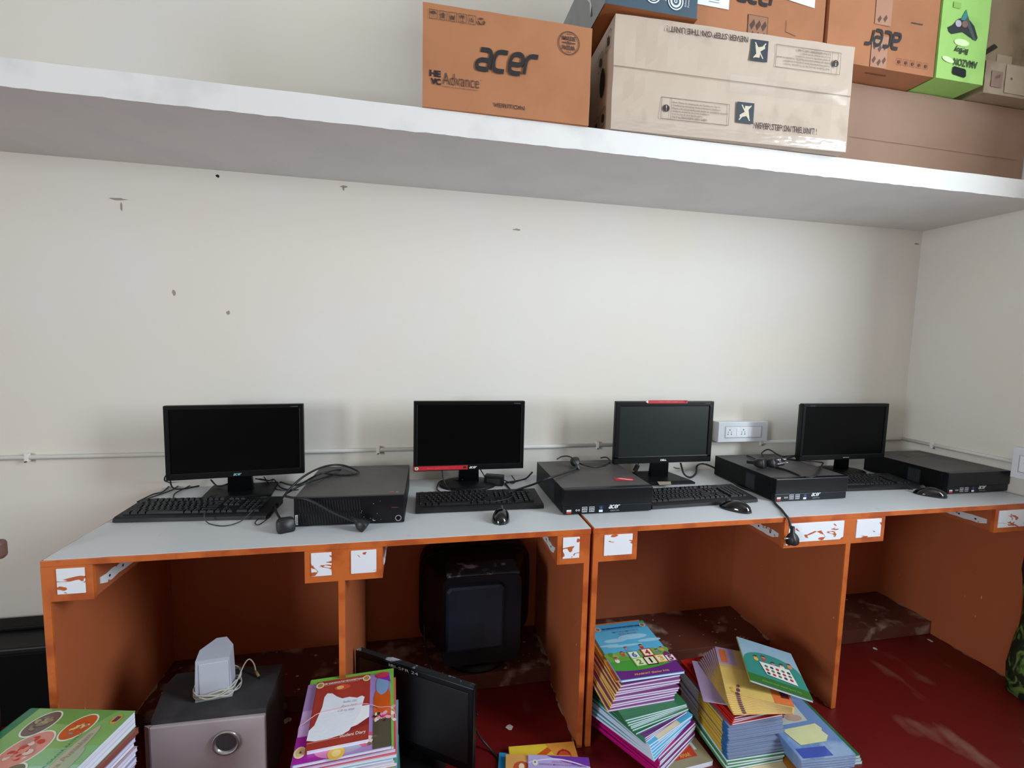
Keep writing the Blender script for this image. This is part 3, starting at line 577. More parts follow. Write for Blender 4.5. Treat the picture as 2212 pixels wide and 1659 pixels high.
# third monitor
c = cable('power_cable', 'black power cable whose pin plug hangs over the front edge of the desk',
      [Y_(1470, 1000, -.10), Y_(1478, 1024, -.13), Z(1492, 1031), Z(1503, 1022), Z(1506, 1006, ZT + .02), Y_(1520, 1002, -.11), Z(1545, 1012, ZT + .02), Z(1575, 1036), Z(1600, 1052), Z(1640, 1066), Z(1668, 1080), Z(1676, 1089), Z(1688, 1101), (1.288, -.606, ZT + .006), (1.289, -.622, ZT - .004), (1.290, -.634, ZT - .035)], .0042)
plug(c, (1.291, -.642, ZT - .066), (.02, -.05, -1), pins=False, s=.95)
g = G()
for dz in (-.062, -.086): g.cyl((1.277, -.647, ZT + dz), (1.249, -.650, ZT + dz + .001), .0028, CHROME, seg=10)
g.make('plug_pin', c)
cable('usb_cable', 'thin cables drooping between the top-sticker monitor and the heaped computer', [Z(1440, 1002, ZT + .03), Z(1465, 1012, ZT + .01), Z(1490, 1006, ZT + .01), Z(1512, 1003, ZT + .02)], .0018)
cable('usb_cable', 'second thin cable sagging beneath the monitor with the top sticker', [Z(1475, 1006, ZT + .02), Z(1492, 1010), Z(1510, 1001, ZT + .03), Z(1500, 1000, ZT + .03), Z(1488, 1004, ZT + .02)], .0018)
c = thing('cable_connector', 'short black connector dangling behind the round-cornered monitor', 'connector', Y_(1375, 1010, -.13))
g = G(); g.box(-.010, .010, -.005, .005, -.018, .014, BLK, .003); g.make('connector_body', c, rot=(0, .45, 0)); g = G(); g.tube([(.006, 0, .012), (.014, 0, .03), (.02, .01, .05)], .002, CABLE); g.make('connector_lead', c)
cable('mouse_cable', 'thin cable joining the tilted shiny mouse to its keyboard', [Z(1560, 1084, ZT + .012), Z(1548, 1080), Z(1536, 1070, ZT + .01), Z(1528, 1058, kz)], .0016)
c = cable('power_cable', 'arching black power cable heaped on the computer, pin plug facing out',
      [Z(1648, 985, ct), Z(1646, 978, ct + .01), Z(1660, 971, ct + .02), Z(1680, 982, ct + .012), Z(1700, 991, ct), Z(1738, 995, ct), Z(1775, 999, ct), Z(1776, 1004, ct), Z(1768, 1022, ct), Z(1755, 1030, ct), Z(1740, 1030, ct)], .0032)
plug(c, Z(1666, 1000, ct + .022), (.35, -.85, .3), True, 1.05)
c = cable('power_cable', 'black power cable lying flat on the heaped computer, blunt plug end', [Z(1614, 984, ct), Z(1625, 988, ct + .002), Z(1640, 996, ct + .01), Z(1655, 1003, ct), Z(1700, 1016, ct), Z(1728, 1027, ct)], .0036)
plug(c, Z(1641, 1000, ct + .022), (.5, -.8, .1), False, 1.1)
c = cable('power_cable', 'short black power cable beside the pin plug on the heaped computer', [Z(1690, 986, ct), Z(1706, 985, ct + .01), Z(1722, 984, ct + .005), Z(1700, 990, ct)], .0028)
plug(c, Z(1680, 997, ct + .024), (.25, -.9, .25), True, .95)
cable('mouse_cable', 'thin cable at the dull mouse nearest the corner', [Z(1972, 1058, ZT + .01), Z(1962, 1056), Z(1952, 1050, ZT + .006)], .0016)

# ------------------------------------------------------------------ cartons on the loft shelf
def carton(name, label, x0, x1, yf, yb, z0, z1, mat, yaw=0., seam=True, tapem=None, wob=.0):
    """a corrugated carton: returns (root, front-face frame with origin at the lower front corner, width, height)"""
    w, d, h = x1 - x0, yb - yf, z1 - z0
    t = thing(name, label, 'box', ((x0 + x1) / 2, (yf + yb) / 2, z0), yaw)
    g = G(); b = bmesh.new(); bmesh.ops.create_grid(b, x_segments=1, y_segments=1, size=.5); b.free()
    nx, nz = 24, 12; rr = random.Random(int(x0 * 1000) + 3); s0 = rr.random() * 50
    def off(i, k): return wob * noise.noise(Vector((i * .35 + s0, k * .35, 0)))
    v = []; idx = {}
    for i in range(nx + 1):
        for k in range(nz + 1):
            e = 1 if 0 < i < nx and 0 < k < nz else .35
            idx[i, k] = len(v); v.append((-w/2 + w * i / nx + (off(i, k + 9) * .5 if i in (0, nx) else 0), -d/2 + off(i, k) * e, h * k / nz + (off(i + 7, k) * .8 if k == nz else 0)))
    g.raw(v, [[idx[i, k], idx[i + 1, k], idx[i + 1, k + 1], idx[i, k + 1]] for i in range(nx) for k in range(nz)], mat)
    bk = len(v)
    def side(pts_f, flip):
        n = len(pts_f); vv = pts_f + [(p[0], d/2, p[2]) for p in pts_f]; g.raw(vv, [[i, i + 1, n + i + 1, n + i] if flip else [i + 1, i, n + i, n + i + 1] for i in range(n - 1)], mat)
    side([v[idx[0, k]] for k in range(nz + 1)], True); side([v[idx[nx, k]] for k in range(nz + 1)], False)
    side([v[idx[i, 0]] for i in range(nx + 1)], False); side([v[idx[i, nz]] for i in range(nx + 1)], True)
    g.raw([(-w/2, d/2, 0), (w/2, d/2, 0), (w/2, d/2, h), (-w/2, d/2, h)], [[1, 0, 3, 2]], mat)
    g.make('carton_body', t)
    if seam:
        g = G(); g.box(-w/2 + .004, w/2 - .004, -.0012, .0012, -.0006, .0002, M('4a3527', .9)); g.box(-w/2 + .004, w/2 - .004, -.0012, .0012, h - .0002, h + .0006, M('4a3527', .9)); g.make('flap_seam', t)
    return t, frame((-w/2, -d/2 - .0012 - wob * .6, 0), (1, 0, 0), (0, 0, 1)), w, h
def made_in_stamp(g, F, u, v, r, m):
    g.pring(F, u, v, r * .93, r, m); g.ptext(F, 'MADE', u - r * .62, v + r * .22, u + r * .62, v + r * .58, m, off=.03); g.ptext(F, 'INDIA', u - r * .62, v - r * .58, u + r * .62, v - r * .20, m, off=.03)
    g.ptext(F, 'IN', u - r * .2, v - r * .12, u + r * .2, v + r * .15, m, off=.03); g.prect(F, u - r * .6, v - r * .03, u - r * .26, v + r * .06, m); g.prect(F, u + r * .26, v - r * .03, u + r * .6, v + r * .06, m)
    for s in (-1, 1):
        for k in (-1, 0, 1): g.pell(F, u + k * r * .16, v + s * r * .76, r * .05, r * .05, m, n=8)
def care_icons(g, F, u, v, s, m, n=6):
    for k in range(min(n, 5)): g.pframe(F, u + k * s * 1.22, v, u + k * s * 1.22 + s, v + s * 1.1, s * .05, m)
    c = lambda k: u + k * s * 1.22 + s / 2
    # umbrella, arrows up, hands, glass, number six, recycling arrows
    g.ppoly(F, [(c(0) + s * .36 * math.cos(a), v + s * .62 + s * .3 * math.sin(a)) for a in [math.pi * i / 10 for i in range(11)]], m); g.prect(F, c(0) - s * .03, v + s * .2, c(0) + s * .03, v + s * .65, m)
    g.ppoly(F, [(c(1) - s * .25, v + s * .6), (c(1) + s * .25, v + s * .6), (c(1), v + s * .95)], m); g.prect(F, c(1) - s * .12, v + s * .2, c(1) + s * .12, v + s * .62, m)
    g.ppoly(F, [(c(2) - s * .3, v + s * .9), (c(2) - s * .1, v + s * .6), (c(2), v + s * .7), (c(2) + s * .1, v + s * .6), (c(2) + s * .3, v + s * .9), (c(2) + s * .15, v + s * .2), (c(2) - s * .15, v + s * .2)], m)
    g.ppoly(F, [(c(3) - s * .26, v + s * .9), (c(3) - s * .05, v + s * .5), (c(3) + s * .05, v + s * .5), (c(3) + s * .26, v + s * .9)], m); g.prect(F, c(3) - s * .03, v + s * .2, c(3) + s * .03, v + s * .55, m); g.prect(F, c(3) - s * .17, v + s * .15, c(3) + s * .17, v + s * .22, m)
    g.ptext(F, '6', c(4) - s * .16, v + s * .25, c(4) + s * .16, v + s * .85, m, off=.02)
    if n > 5:
        for a in (90, 210, 330):
            q = a * D2R; ux, uy = math.cos(q), math.sin(q); px, py = -uy, ux; cx, cy = u + 5 * s * 1.22 + s / 2, v + s * .5
            g.pring(F, cx, cy, s * .28, s * .46, m, n=6, a0=a - 35, a1=a + 25); R_ = s * .37; b0 = (a + 25) * D2R
            g.ppoly(F, [(cx + s * .18 * math.cos(b0), cy + s * .18 * math.sin(b0)), (cx + s * .56 * math.cos(b0), cy + s * .56 * math.sin(b0)), (cx + R_ * math.cos(b0 + .55), cy + R_ * math.sin(b0 + .55))], m)

# the computer carton nearest the shelf edge
t, F, w, h = carton('cardboard_carton', 'brown computer carton with upright lettering and round stamp on the shelf edge', .010, .524, -.532, -.17, SZ1, SZ1 + .288, CARD2, -.6, wob=.002)
g = G(); care_icons(g, F, .018, .245, .023, INKB); g.make('handling_symbols', t)
g = G(); made_in_stamp(g, F, .440, .233, .034, INKB); g.make('round_stamp', t)
g = G(); logo(g, F, .152, .118, .352, .186, INK); g.make('printed_logo', t)
g = G(); g.ptext(F, 'HE', .020, .086, .053, .104, INK, off=.05); g.ptext(F, 'VC', .024, .064, .053, .082, INK, off=.05); g.ptext(F, 'Advance', .058, .068, .166, .101, INKB, off=-.008)
g.ptext(F, 'Covered by one or more claims of the patents', .056, .060, .163, .0645, INKB); g.pell(F, .170, .092, .0012, .0012, INKB, n=8); g.ptext(F, 'VERITON', .210, .022, .306, .034, INKB, off=.01); g.make('printed_lettering', t)

# the beige carton lying on its side
t, F, w, h = carton('cardboard_carton', 'long beige carton wrapped in glossy tape, lying on its side at the shelf edge', .603, 1.462, -.545, -.30, SZ1 + .002, SZ1 + .347, BEIGE, -2.2, seam=False, wob=.005)
g = G(); zs = .187
g.pline(F, (.0, zs + .002), (w, zs - .004), .0022, M('8a7866', .9)); g.make('flap_seam', t)
def nostep(u, v, turn):
    g.prect(F, u, v, u + .062, v + .066, M('25303a', .6)); c = M('c9bda6', .7); q = lambda a, b: (u + .031 + (a if not turn else -a), v + .033 + (b if not turn else -b))
    g.ppoly(F, [q(-.019, -.016), q(.004, -.010), q(.012, -.018), q(.016, -.016), q(.010, .014), q(.018, .022), q(-.002, .022), q(-.004, .002), q(-.020, -.008)], c, 2)
    g.pline(F, q(-.022, -.024), q(.020, .024), .004, c, 3); g.pline(F, q(.017, -.024), q(-.014, .024), .004, c, 3)
g = G(); nostep(.468, .245 + .012, 1); g.make('warning_mark', t)
g = G(); nostep(.432, .058, 0); g.make('warning_mark', t)
g = G()
g.ptext(F, 'NEVER STEP ON THE UNIT !', .17, .310, .456, .328, INKB, turn=180, off=.012); g.make('printed_lettering', t); g = G(); g.ptext(F, 'NEVER STEP ON THE UNIT !', .503, .046, .735, .066, INKB, off=.012); g.make('printed_lettering', t)
def notice(u0, v0, u1, v1, flip):
    g = G(); c = M('6b5c50', .8); g.pframe(F, u0, v0, u1, v1, .0014, c); ic = u0 + .018 if not flip else u1 - .018; g.prect(F, (u0 + .034 if not flip else u1 - .034), v0, (u0 + .035 if not flip else u1 - .033), v1, c)
    g.pell(F, ic, (v0 + v1) / 2, .011, .011, M('2a2523', .7)); mv = (v0 + v1) / 2; s = -1 if flip else 1
    g.ppoly(F, [(ic - .002, mv + .008 * s), (ic + .002, mv + .008 * s), (ic + .001, mv - .002 * s), (ic - .001, mv - .002 * s)], BEIGE, 2); g.pell(F, ic, mv - .006 * s, .0016, .0016, BEIGE, 2, n=8)
    L_ = ['Note: Thanks for choosing this Air Conditioner. The Air', 'Conditioning technology needs professional installation.', 'Please, call trained authorised dealer for installation to avoid', 'accidents caused by incorrect installation.', 'It is for you & your family safety.', 'Toll Free: 1800-419-0808 / 1800-112-4488']
    n = len(L_)
    for k, s_ in enumerate(L_):
        f = len(s_) / 64; yy = v1 - .009 - (k + .5) * (v1 - v0 - .014) / n
        if not flip: g.ptext(F, s_, u0 + .040, yy - .0035, u0 + .040 + (u1 - u0 - .046) * f, yy + .0035, c)
        else: yy = v0 + v1 - yy; g.ptext(F, s_, u1 - .040 - (u1 - u0 - .046) * f, yy - .0035, u1 - .040, yy + .0035, c, turn=180)
    g.make('printed_notice', t)
notice(.165, .045, .405, .112, False); notice(.560, .247, .805, .318, True)
TAPE = bpy.data.materials.new('clear_glossy_tape'); TAPE.use_nodes = True; _n = TAPE.node_tree.nodes; _n.remove(_n['Principled BSDF'])
_t = _n.new('ShaderNodeBsdfTransparent'); _gl = _n.new('ShaderNodeBsdfGlossy'); _gl.inputs['Roughness'].default_value = .10; _gl.inputs['Color'].default_value = (1, 1, 1, 1); _mx = _n.new('ShaderNodeMixShader'); _mx.inputs[0].default_value = .07
TAPE.node_tree.links.new(_t.outputs[0], _mx.inputs[1]); TAPE.node_tree.links.new(_gl.outputs[0], _mx.inputs[2]); TAPE.node_tree.links.new(_mx.outputs[0], _n['Material Output'].inputs['Surface'])
def tape(u0, v0, u1, v1, amp, sc, name='packing_tape', lift=.0022):
    g = G(); nu, nv = 70, 10; vv = []
    for i in range(nu + 1):
        for k in range(nv + 1):
            u = u0 + (u1 - u0) * i / nu; v = v0 + (v1 - v0) * k / nv
            vv.append((u, v, lift + amp * (.6 + noise.noise(Vector((u * sc, v * sc * 1.6, v0 * 9))))))
    g.raw(vv, [[i * (nv + 1) + k, (i + 1) * (nv + 1) + k, (i + 1) * (nv + 1) + k + 1, i * (nv + 1) + k + 1] for i in range(nu) for k in range(nv)], TAPE, F, True); g.make(name, t)
tape(.0, -.0, w - .01, .034, .0012, 75); tape(.40, .150, w - .02, .205, .0013, 13)
X = frame((-w/2 - .004, 0, 0), (0, -1, 0), (0, 0, 1)); g = G()
g.pell(X, .030, .185, .022, .046, M('0a0706', .95)); g.make('hand_hole', t)
for q, dot in (((-.015, .235, .025, .29), 1), ((.055, .262, .098, .318), 0), ((-.035, .03, .010, .088), 0), ((.025, .035, .075, .092), 1)):
    g = G(); g.pframe(X, *q, .002, INK); a, b = (q[0] + q[2]) / 2, (q[1] + q[3]) / 2
    if dot: g.pell(X, a, b, .012, .014, INK)
    else: g.prect(X, a - .010, b - .014, a + .008, b + .014, INK)
    g.make('handling_symbol', t)
# long plain board box behind
t, F, w, h = carton('cardboard_carton', 'very long plain brown carton lying under the row of upper boxes', 1.475, 2.50, -.405, -.03, SZ1, SZ1 + .331, BROWNB, wob=.003)
g = G(); g.pline(F, (.15, .135), (1.0, .128), .0016, M('7f6252', .9)); g.make('board_crease', t)
ZU = SZ1 + .335; ZB = SZ1 + .356
# upper row
t, F, w, h = carton('cardboard_carton', 'slate-blue and grey carton with white round symbols above the beige carton', .555, .868, -.545, -.04, ZB, ZB + .215, SLATE, wob=.001)
g = G(); hd = .52
g.raw([(-w/2 - .001, -hd/2, .0), (-w/2 - .001, hd/2, 0), (-w/2 - .001, hd/2, h), (-w/2 - .001, -hd/2, h)], [[1, 0, 3, 2]], M('8e918f', .7)); g.make('grey_side', t)
g = G(); g.raw([(-w/2 + .001, -hd/2 + .001, -.001), (w/2, -hd/2 + .001, -.001), (w/2, hd/2, -.001), (-w/2 + .001, hd/2, -.001)], [[0, 3, 2, 1]], layered('orange_brown_board', '9a5a2c', '7c451f', .5, .7, 7, rough=.8)); g.make('brown_base', t)
g = G(); X = frame((-w/2 - .0016, 0, 0), (0, -1, 0), (0, 0, 1)); g.ppoly(X, [(.06, .17), (.10, .14), (.14, .07), (.13, .04), (.12, .09), (.09, .12)], M('c9ccce', .6)); g.ppoly(X, [(.14, .07), (.15, .03), (.13, .04)], M('2b2e33', .6)); g.make('printed_picture', t)
g = G(); cw = M('d4d8db', .6, var=.02)
for u, v in ((.080, .058), (.158, .052), (.236, .044)):
    g.pring(F, u, v, .0225, .0265, cw); g.pell(F, u, v, .019, .019, cw); g.pring(F, u, v, .006, .012, SLATE, 2); g.pell(F, u, v, .003, .003, SLATE, 2, n=8)
    for k, l in ((0, .030), (1, .042)): g.ptext(F, 'PowerSave' if k else 'Silent', u + .031 + k * .010, v - .012, u + .037 + k * .010, v - .012 + l, cw, turn=90)
g.make('printed_symbols', t)
t, F, w, h = carton('cardboard_carton', 'brown computer carton with white labels, lettering upright, in the upper row', .872, 1.385, -.500, -.04, ZB, ZB + .28, CARD, wob=.0015)
F = F @ T(0, -.024, 0)
g = G(); g.prect(F, .005, .105, .137, .30, M('dfe6ec', .6)); g.prect(F, .006, .135, .06, .30, M('c9d2dc', .6), 2)
for k in range(6): g.prect(F, .062, .118 + k * .008, .10, .121 + k * .008, M('7c8894', .6), 2)
for a in range(6):
    for b in range(6):
        if (a * 7 + b * 5 + a * b) % 3: pass
g.ppoly(F, [(.345, .172), (.467, .160), (.467, .30), (.345, .30)], M('dfe6ec', .6)); g.ppoly(F, [(.105, .148), (.150, .142), (.150, .155), (.105, .162)], M('d98fb4', .6), 2); g.make('white_label', t)
g = G(); logo(g, F, .165, .135, .335, .195, INK); g.make('printed_logo', t)
g = G(); g.prect(F, .212, .02, .288, .103, M('93694f', .9)); g.pframe(F, .212, .02, .288, .103, .0015, INKB, 2)
for k in range(3):
    g.ppoly(F, [(.218 + k * .022, .070), (.234 + k * .022, .090), (.240 + k * .022, .075), (.226 + k * .022, .055)], M('4c3630', .8), 2); g.ppoly(F, [(.218 + k * .022, .035), (.232 + k * .022, .052), (.238 + k * .022, .040), (.226 + k * .022, .024)], M('4c3630', .8), 2)
g.pline(F, (.36, .068), (.36, .105), .0015, INKB); g.pline(F, (.36, .068), (.40, .060), .0015, INKB); g.make('handling_symbols', t)
t, F, w, h = carton('cardboard_carton', 'brown computer carton standing upside down beside the lime-green box', 1.402, 1.874, -.500, -.04, ZU, ZU + .30, CARD, wob=.0015)
g = G(); logo(g, F, .150, .068, .312, .130, INK, 3, 180); g.make('printed_logo', t)
g = G(); g.prect(F, .186, .0, .256, .108, M('a67b64', .9)); g.prect(F, .19, .145, .26, .30, M('a67b64', .9))
for u, v in ((.19, .068), (.212, .062), (.234, .070), (.19, .022), (.212, .015), (.234, .024), (.20, .16), (.225, .165)): g.ppoly(F, [(u, v), (u + .012, v + .016), (u + .018, v + .006), (u + .008, v - .010)], M('5d4038', .8), 2)
for k in range(5): g.pframe(F, .300 + k * .030, .022, .322 + k * .030, .044, .001, M('8d5a42', .9)); g.pell(F, .311 + k * .030, .032, .006, .007, M('5d4038', .9), 2, n=5)
g.prect(F, .35, .17, .40, .174, INKB); g.make('handling_symbols', t)
g = G(); g.box(-w/2 + .02, -w/2 + .05, -.14, -.11, -.0014, -.0004, M('241814', .9)); g.box(-.03, .06, -.20, -.195, -.0014, -.0004, M('6b3d26', .9)); g.make('base_slot', t)
t, F, w, h = carton('cardboard_carton', 'lime-green product carton standing upside down in the upper row', 1.884, 2.106, -.502, -.04, ZU, ZU + .33, GREENB, wob=.0015)
g = G(); dk = M('1c2224', .5)
g.ppoly(F, [(.035, .165), (.05, .158), (.10, .172), (.165, .150), (.172, .162), (.15, .20), (.115, .225), (.075, .215), (.05, .19), (.028, .178)], dk); g.ppoly(F, [(.085, .212), (.125, .215), (.105, .252)], M('2e7f7c', .5), 2); g.ppoly(F, [(.115, .23), (.165, .152), (.15, .152), (.105, .215)], M('3c4a48', .5), 2)
g.pell(F, .075, .198, .014, .012, M('a9a7b4', .5), 3); g.pell(F, .105, .200, .014, .012, M('77584e', .5), 3); g.make('printed_picture', t)
g = G(); g.pell(F, .10, .135, .035, .012, M('cfe9ae', .6)); g.ptext(F, 'BigBoy', .068, .095, .135, .122, dk, turn=180, shear=.2, off=.02); g.ptext(F, 'AMAZON', .072, .052, .185, .078, M('35482c', .6), turn=180, off=.03); g.pell(F, .045, .068, .028, .009, M('cfe9ae', .6), a=-.2); g.prect(F, .045, .25, .08, .27, M('86b356', .6)); g.make('printed_lettering', t)
g = G(); g.ppoly(F, [(.070 + a, .020 + b) for a, b in ((.006, 0), (.058, -.006), (.066, 0), (.064, .020), (.058, .025), (.008, .029), (.001, .024), (0, .006))], M('0a1210', .9)); g.make('hand_hole', t)
t, F, w, h = carton('cardboard_carton', 'dusty beige carton with a square print, lowest at the end of the upper row', 2.165, 2.505, -.465, -.04, ZU, ZU + .12, layered('dusty_beige_board', 'a3917c', '8a7865', .5, .7, 8, rough=.85), wob=.002)
g = G(); g.prect(F, .03, .025, .085, .085, M('8f7568', .9)); g.ppoly(F, [(.045, .055), (.07, .06), (.075, .075), (.05, .065)], M('6d5a50', .9), 2); g.prect(F, .10, .01, .34, .115, M('ac9a86', .9)); g.pell(F, .13, .065, .006, .005, M('6d5a50', .9), 2); g.make('printed_square', t)
t, F, w, h = carton('cardboard_carton', 'dusty brown carton stacked on the low beige carton beside the lime-green box', 2.135, 2.50, -.43, -.04, ZU + .122, ZU + .40, layered('dusty_brown_board', '8d7a60', '6d5a45', .48, .7, 5, rough=.9, base2='96836a'), 1.0, wob=.003)
g = G(); g.ppoly(F, [(.02, .03), (.05, .03), (.12, .075), (.10, .085)], M('2b241d', .9)); g.prect(F, .12, .02, .2, .05, M('a8967f', .9)); g.make('printed_marks', t)

# ------------------------------------------------------------------ under the desks: speaker set, old monitors
t = thing('subwoofer', 'silver-fronted wooden subwoofer box on the floor under the desk end', 'speaker', (-.578, -.515, 0), -1)
g = G(); pl = [(-.150, -.095), (.150, -.095), (.142, .095), (-.175, .095), (-.182, .05), (-.170, -.01)]
g.prism(pl, .0, .285, layered('dark_vinyl', '3a3a3d', '4c4c50', .5, .8, 14, rough=.6)); g.make('cabinet', t)
g = G(); g.box(-.150, .150, -.107, -.094, .004, .270, layered('satin_silver_front', 'c0b4b9', 'c8bdc2', .4, .6, 3, rough=.36, base2='b8adb3'), .003); g.prism([(-.150, -.107), (-.168, -.095), (-.150, -.094)], .004, .270, M('9a8e94', .4)); fp = g.make('front_panel', t)
g = G(); prt = [(math.cos(a), math.sin(a)) for a in [2 * math.pi * i / 36 for i in range(36)]]; c0 = (.046, .203)
g.loft([[(c0[0] + r_ * a, y, c0[1] + r_ * b) for a, b in prt] for r_, y in ((.037, -.107), (.038, -.112), (.035, -.116), (.030, -.114), (.027, -.106))], CHROME, caps=False)
g.loft([[(c0[0] + r_ * a, y, c0[1] + r_ * b) for a, b in prt] for r_, y in ((.027, -.1075), (.022, -.1074))], M('3c4046', .5), caps=False); g.raw([(c0[0] + .0275 * a, -.1078, c0[1] + .0275 * b) for a, b in prt], [list(range(36))], M('5c6166', .35, metal=.4)); g.make('bass_port', fp)
t = thing('satellite_speaker', 'small pale silver speaker standing on the subwoofer, cord wrapped round it', 'speaker', (-.592, -.520, .285), 6)
g = G(); L1 = [(-.050, -.034), (.046, -.034), (.046, .010), (.018, .044), (-.012, .044), (-.050, .006)]
g.loft([[(x, y, 0) for x, y in L1], [(x * .98, y, .060) for x, y in L1], [(x * .92, y, .128 + (y + .034) * .22) for x, y in L1]], M('aeb2bf', .4, var=.04), smooth=False); g.make('cabinet', t)
g = G(); g.box(-.038, .040, -.0365, -.033, .012, .118, M('b7bac6', .45, var=.03), .002); g.make('front_grille', t)
g = G(); pts = []
for k in range(56):
    a = k / 56 * 2 * math.pi * 4; rr_ = 1.06 + .05 * math.sin(k * .9); zz = .022 + .016 * math.sin(a * .5 + 1) + .006 * math.sin(k * 1.7)
    pts.append((.056 * rr_ * math.copysign(abs(math.cos(a)) ** .8, math.cos(a)), .002 + .046 * rr_ * math.copysign(abs(math.sin(a)) ** .8, math.sin(a)), zz))
pts += [(.064, .03, .05), (.075, .05, .055), (.088, .052, .035), (.096, .040, .012)]
g.tube(pts, .0021, M('bdb8aa', .5), sub=4, seg=6); cd_ = g.make('wrapped_cord', t)
g = G(); g.cyl((.094, .044, .016), (.106, .030, .004), .0042, M('8c7b3e', .4)); g.cyl((.106, .030, .004), (.110, .026, .001), .003, BLK); g.make('cord_plug', t)
# tube monitor seen from behind
t = thing('tube_monitor', 'bulky old black tube monitor facing away under the desk', 'monitor', (.245, -.20, .066), 0)
DB = M('0b0e12', .4, var=.15, scale=9, bump=.1, spec=.3)
g = G(); sq = lambda a, c, y, p=.32: [(c[0] + a[0] * math.copysign(abs(math.cos(q)) ** p, math.cos(q)), y, c[1] + a[1] * math.copysign(abs(math.sin(q)) ** p, math.sin(q))) for q in [2 * math.pi * i / 40 for i in range(40)]]
g.loft([sq((.228, .200), (0, .235), .180), sq((.236, .205), (0, .235), .16), sq((.236, .205), (0, .235), .10), sq((.226, .196), (0, .235), .085)], BLK, smooth=False); g.make('front_bezel', t)
g = G(); g.loft([sq((.222, .192), (0, .235), .086), sq((.190, .186), (0, .240), .0), sq((.158, .180), (.0, .245), -.07), sq((.150, .176), (.0, .245), -.125, .18)], DB, smooth=False); rh = g.make('rear_housing', t)
g = G(); X = frame((-.028, -.1255, .262), (1, 0, 0), (0, 0, 1)); g.loft([[X @ Vector((a * (1 - s_), b * (1 - s_) , zz)) for a, b in ((-.112, -.13), (.112, -.13), (.112, .115), (.098, .130), (-.098, .130), (-.112, .115))] for s_, zz in ((0, 0), (.03, .012), (.10, .016))], M('161e2a', .4, spec=.4), smooth=False); g.make('raised_cover', rh)
g = G(); X = frame((-.028, -.1418, .262), (1, 0, 0), (0, 0, 1))
for a in range(22):
    for b in range(13): g.pell(X, -.085 + a * .0055, -.095 + b * .0062, .0015, .0015, M('030405', .9), n=6)
g.make('vent_holes', rh)
g = G(); g.box(-.135, .145, -.122, -.01, .412, .426, layered('dusty_black_plastic', '22262c', '9aa0a8', .56, .68, 22, rough=.7), .006); g.make('dusty_ledge', rh)
g = G(); g.loft([[(r_ * math.cos(q), .03 + r_ * .9 * math.sin(q), zz) for q in [2 * math.pi * i / 32 for i in range(32)]] for r_, zz in ((.13, 0), (.13, .008), (.09, .034))], BLK); g.make('swivel_base', t)
cable('power_cable', 'black lead trailing from the tube monitor over the footrest', [(.03, -.22, .25), (.035, -.25, .16), (.055, -.27, .10), (.09, -.28, .075), (.15, -.292, .07), (.19, -.32, .03), (.21, -.36, .006), (.22, -.42, .006)], .0035)
# flat monitor standing on edge
t = thing('flat_monitor', 'dusty black flat monitor standing askew on the floor under the desk', 'monitor', (-.012, -.565, .0), -33)
g = G(); g.box(-.222, .222, -.006, .016, .045, .325, BLK2, .004); g.make('bezel', t)
g = G(); g.box(-.204, .204, -.008, -.004, .075, .306, M('0a0b0c', .45, var=.2), .001); g.make('screen', t)
g = G(); g.loft([[(-.21, .016, .055), (.21, .016, .055), (.21, .016, .315), (-.21, .016, .315)], [(-.13, .045, .10), (.13, .045, .10), (.13, .045, .27), (-.13, .045, .27)]], BLK, smooth=False); g.make('rear_housing', t)
g = G(); g.box(-.218, .218, -.004, .014, .3245, .3262, layered('dust_film', '17181b', 'aab0b5', .55, .66, 30, rough=.8)); g.make('dust_film', t)
g = G(); X = frame((0, -.0064, 0), (1, 0, 0), (0, 0, 1)); g.ptext(X, 'IBI-SFR 24', -.085, .3085, .025, .318, WHT); g.make('painted_lettering', t)
g = G(); g.box(-.04, .04, -.004, .012, .012, .05, BLK); g.loft([[(r_ * math.cos(q), r_ * .8 * math.sin(q), zz) for q in [2 * math.pi * i / 32 for i in range(32)]] for r_, zz in ((.115, 0), (.115, .006), (.07, .014))], BLK); g.make('stand_base', t)
cable('power_cable', 'black lead curving on the red floor beside the askew flat monitor', [(.19, -.58, .10), (.215, -.56, .04), (.25, -.58, .006), (.27, -.63, .006), (.25, -.70, .006), (.20, -.75, .006)], .0036)
# black box against the wall, chair end and leafy bag at the frame edges
t = thing('storage_box', 'low black lidded box against the wall beyond the desk end', 'box', (-1.36, -.105, 0))
g = G(); g.box(-.33, .36, -.085, .095, .0, .262, M('070708', .7, var=.1, spec=.15), .006); g.make('body', t)
g = G(); g.box(-.335, .365, -.092, .098, .262, .285, M('0d0d0f', .5, var=.1, spec=.3), .006); g.box(-.30, .33, .02, .09, .285, .30, M('060607', .6, spec=.2), .004); g.make('lid', t)
t = thing('wooden_chair', 'brown wooden chair, only the end of its back rail in view', 'chair', (-1.265, -.62, 0))
cw_ = layered('worn_brown_wood', '6b4a41', '7c5a50', .5, .7, 12, rough=.5, stretch=(.3, 1, 1))
g = G(); g.box(-.22, .235, -.014, .014, .785, .835, cw_, .011, 3); g.make('back_rail', t)
for x in (-.168, .168):
    g = G(); g.box(x - .017, x + .017, -.017, .017, .002, .79, M('3a241e', .5), .004); g.make('leg', t)
    g = G(); g.box(x - .017, x + .017, -.40, -.366, .002, .42, M('3a241e', .5), .004); g.make('leg', t)
g = G(); g.box(-.20, .16, -.41, .02, .42, .445, cw_, .008); g.make('seat', t)
t = thing('cloth_bag', 'green leaf-patterned bag standing on the floor at the frame edge', 'bag', (2.432, -.725, 0))
LEAF = layered('leaf_print_cloth', '16240e', '64853a', .48, .56, 17, rough=.7, stretch=(1, 1, .7), base2='0a1206', sc2=8, dist=1.5)
g = G(); rg = []
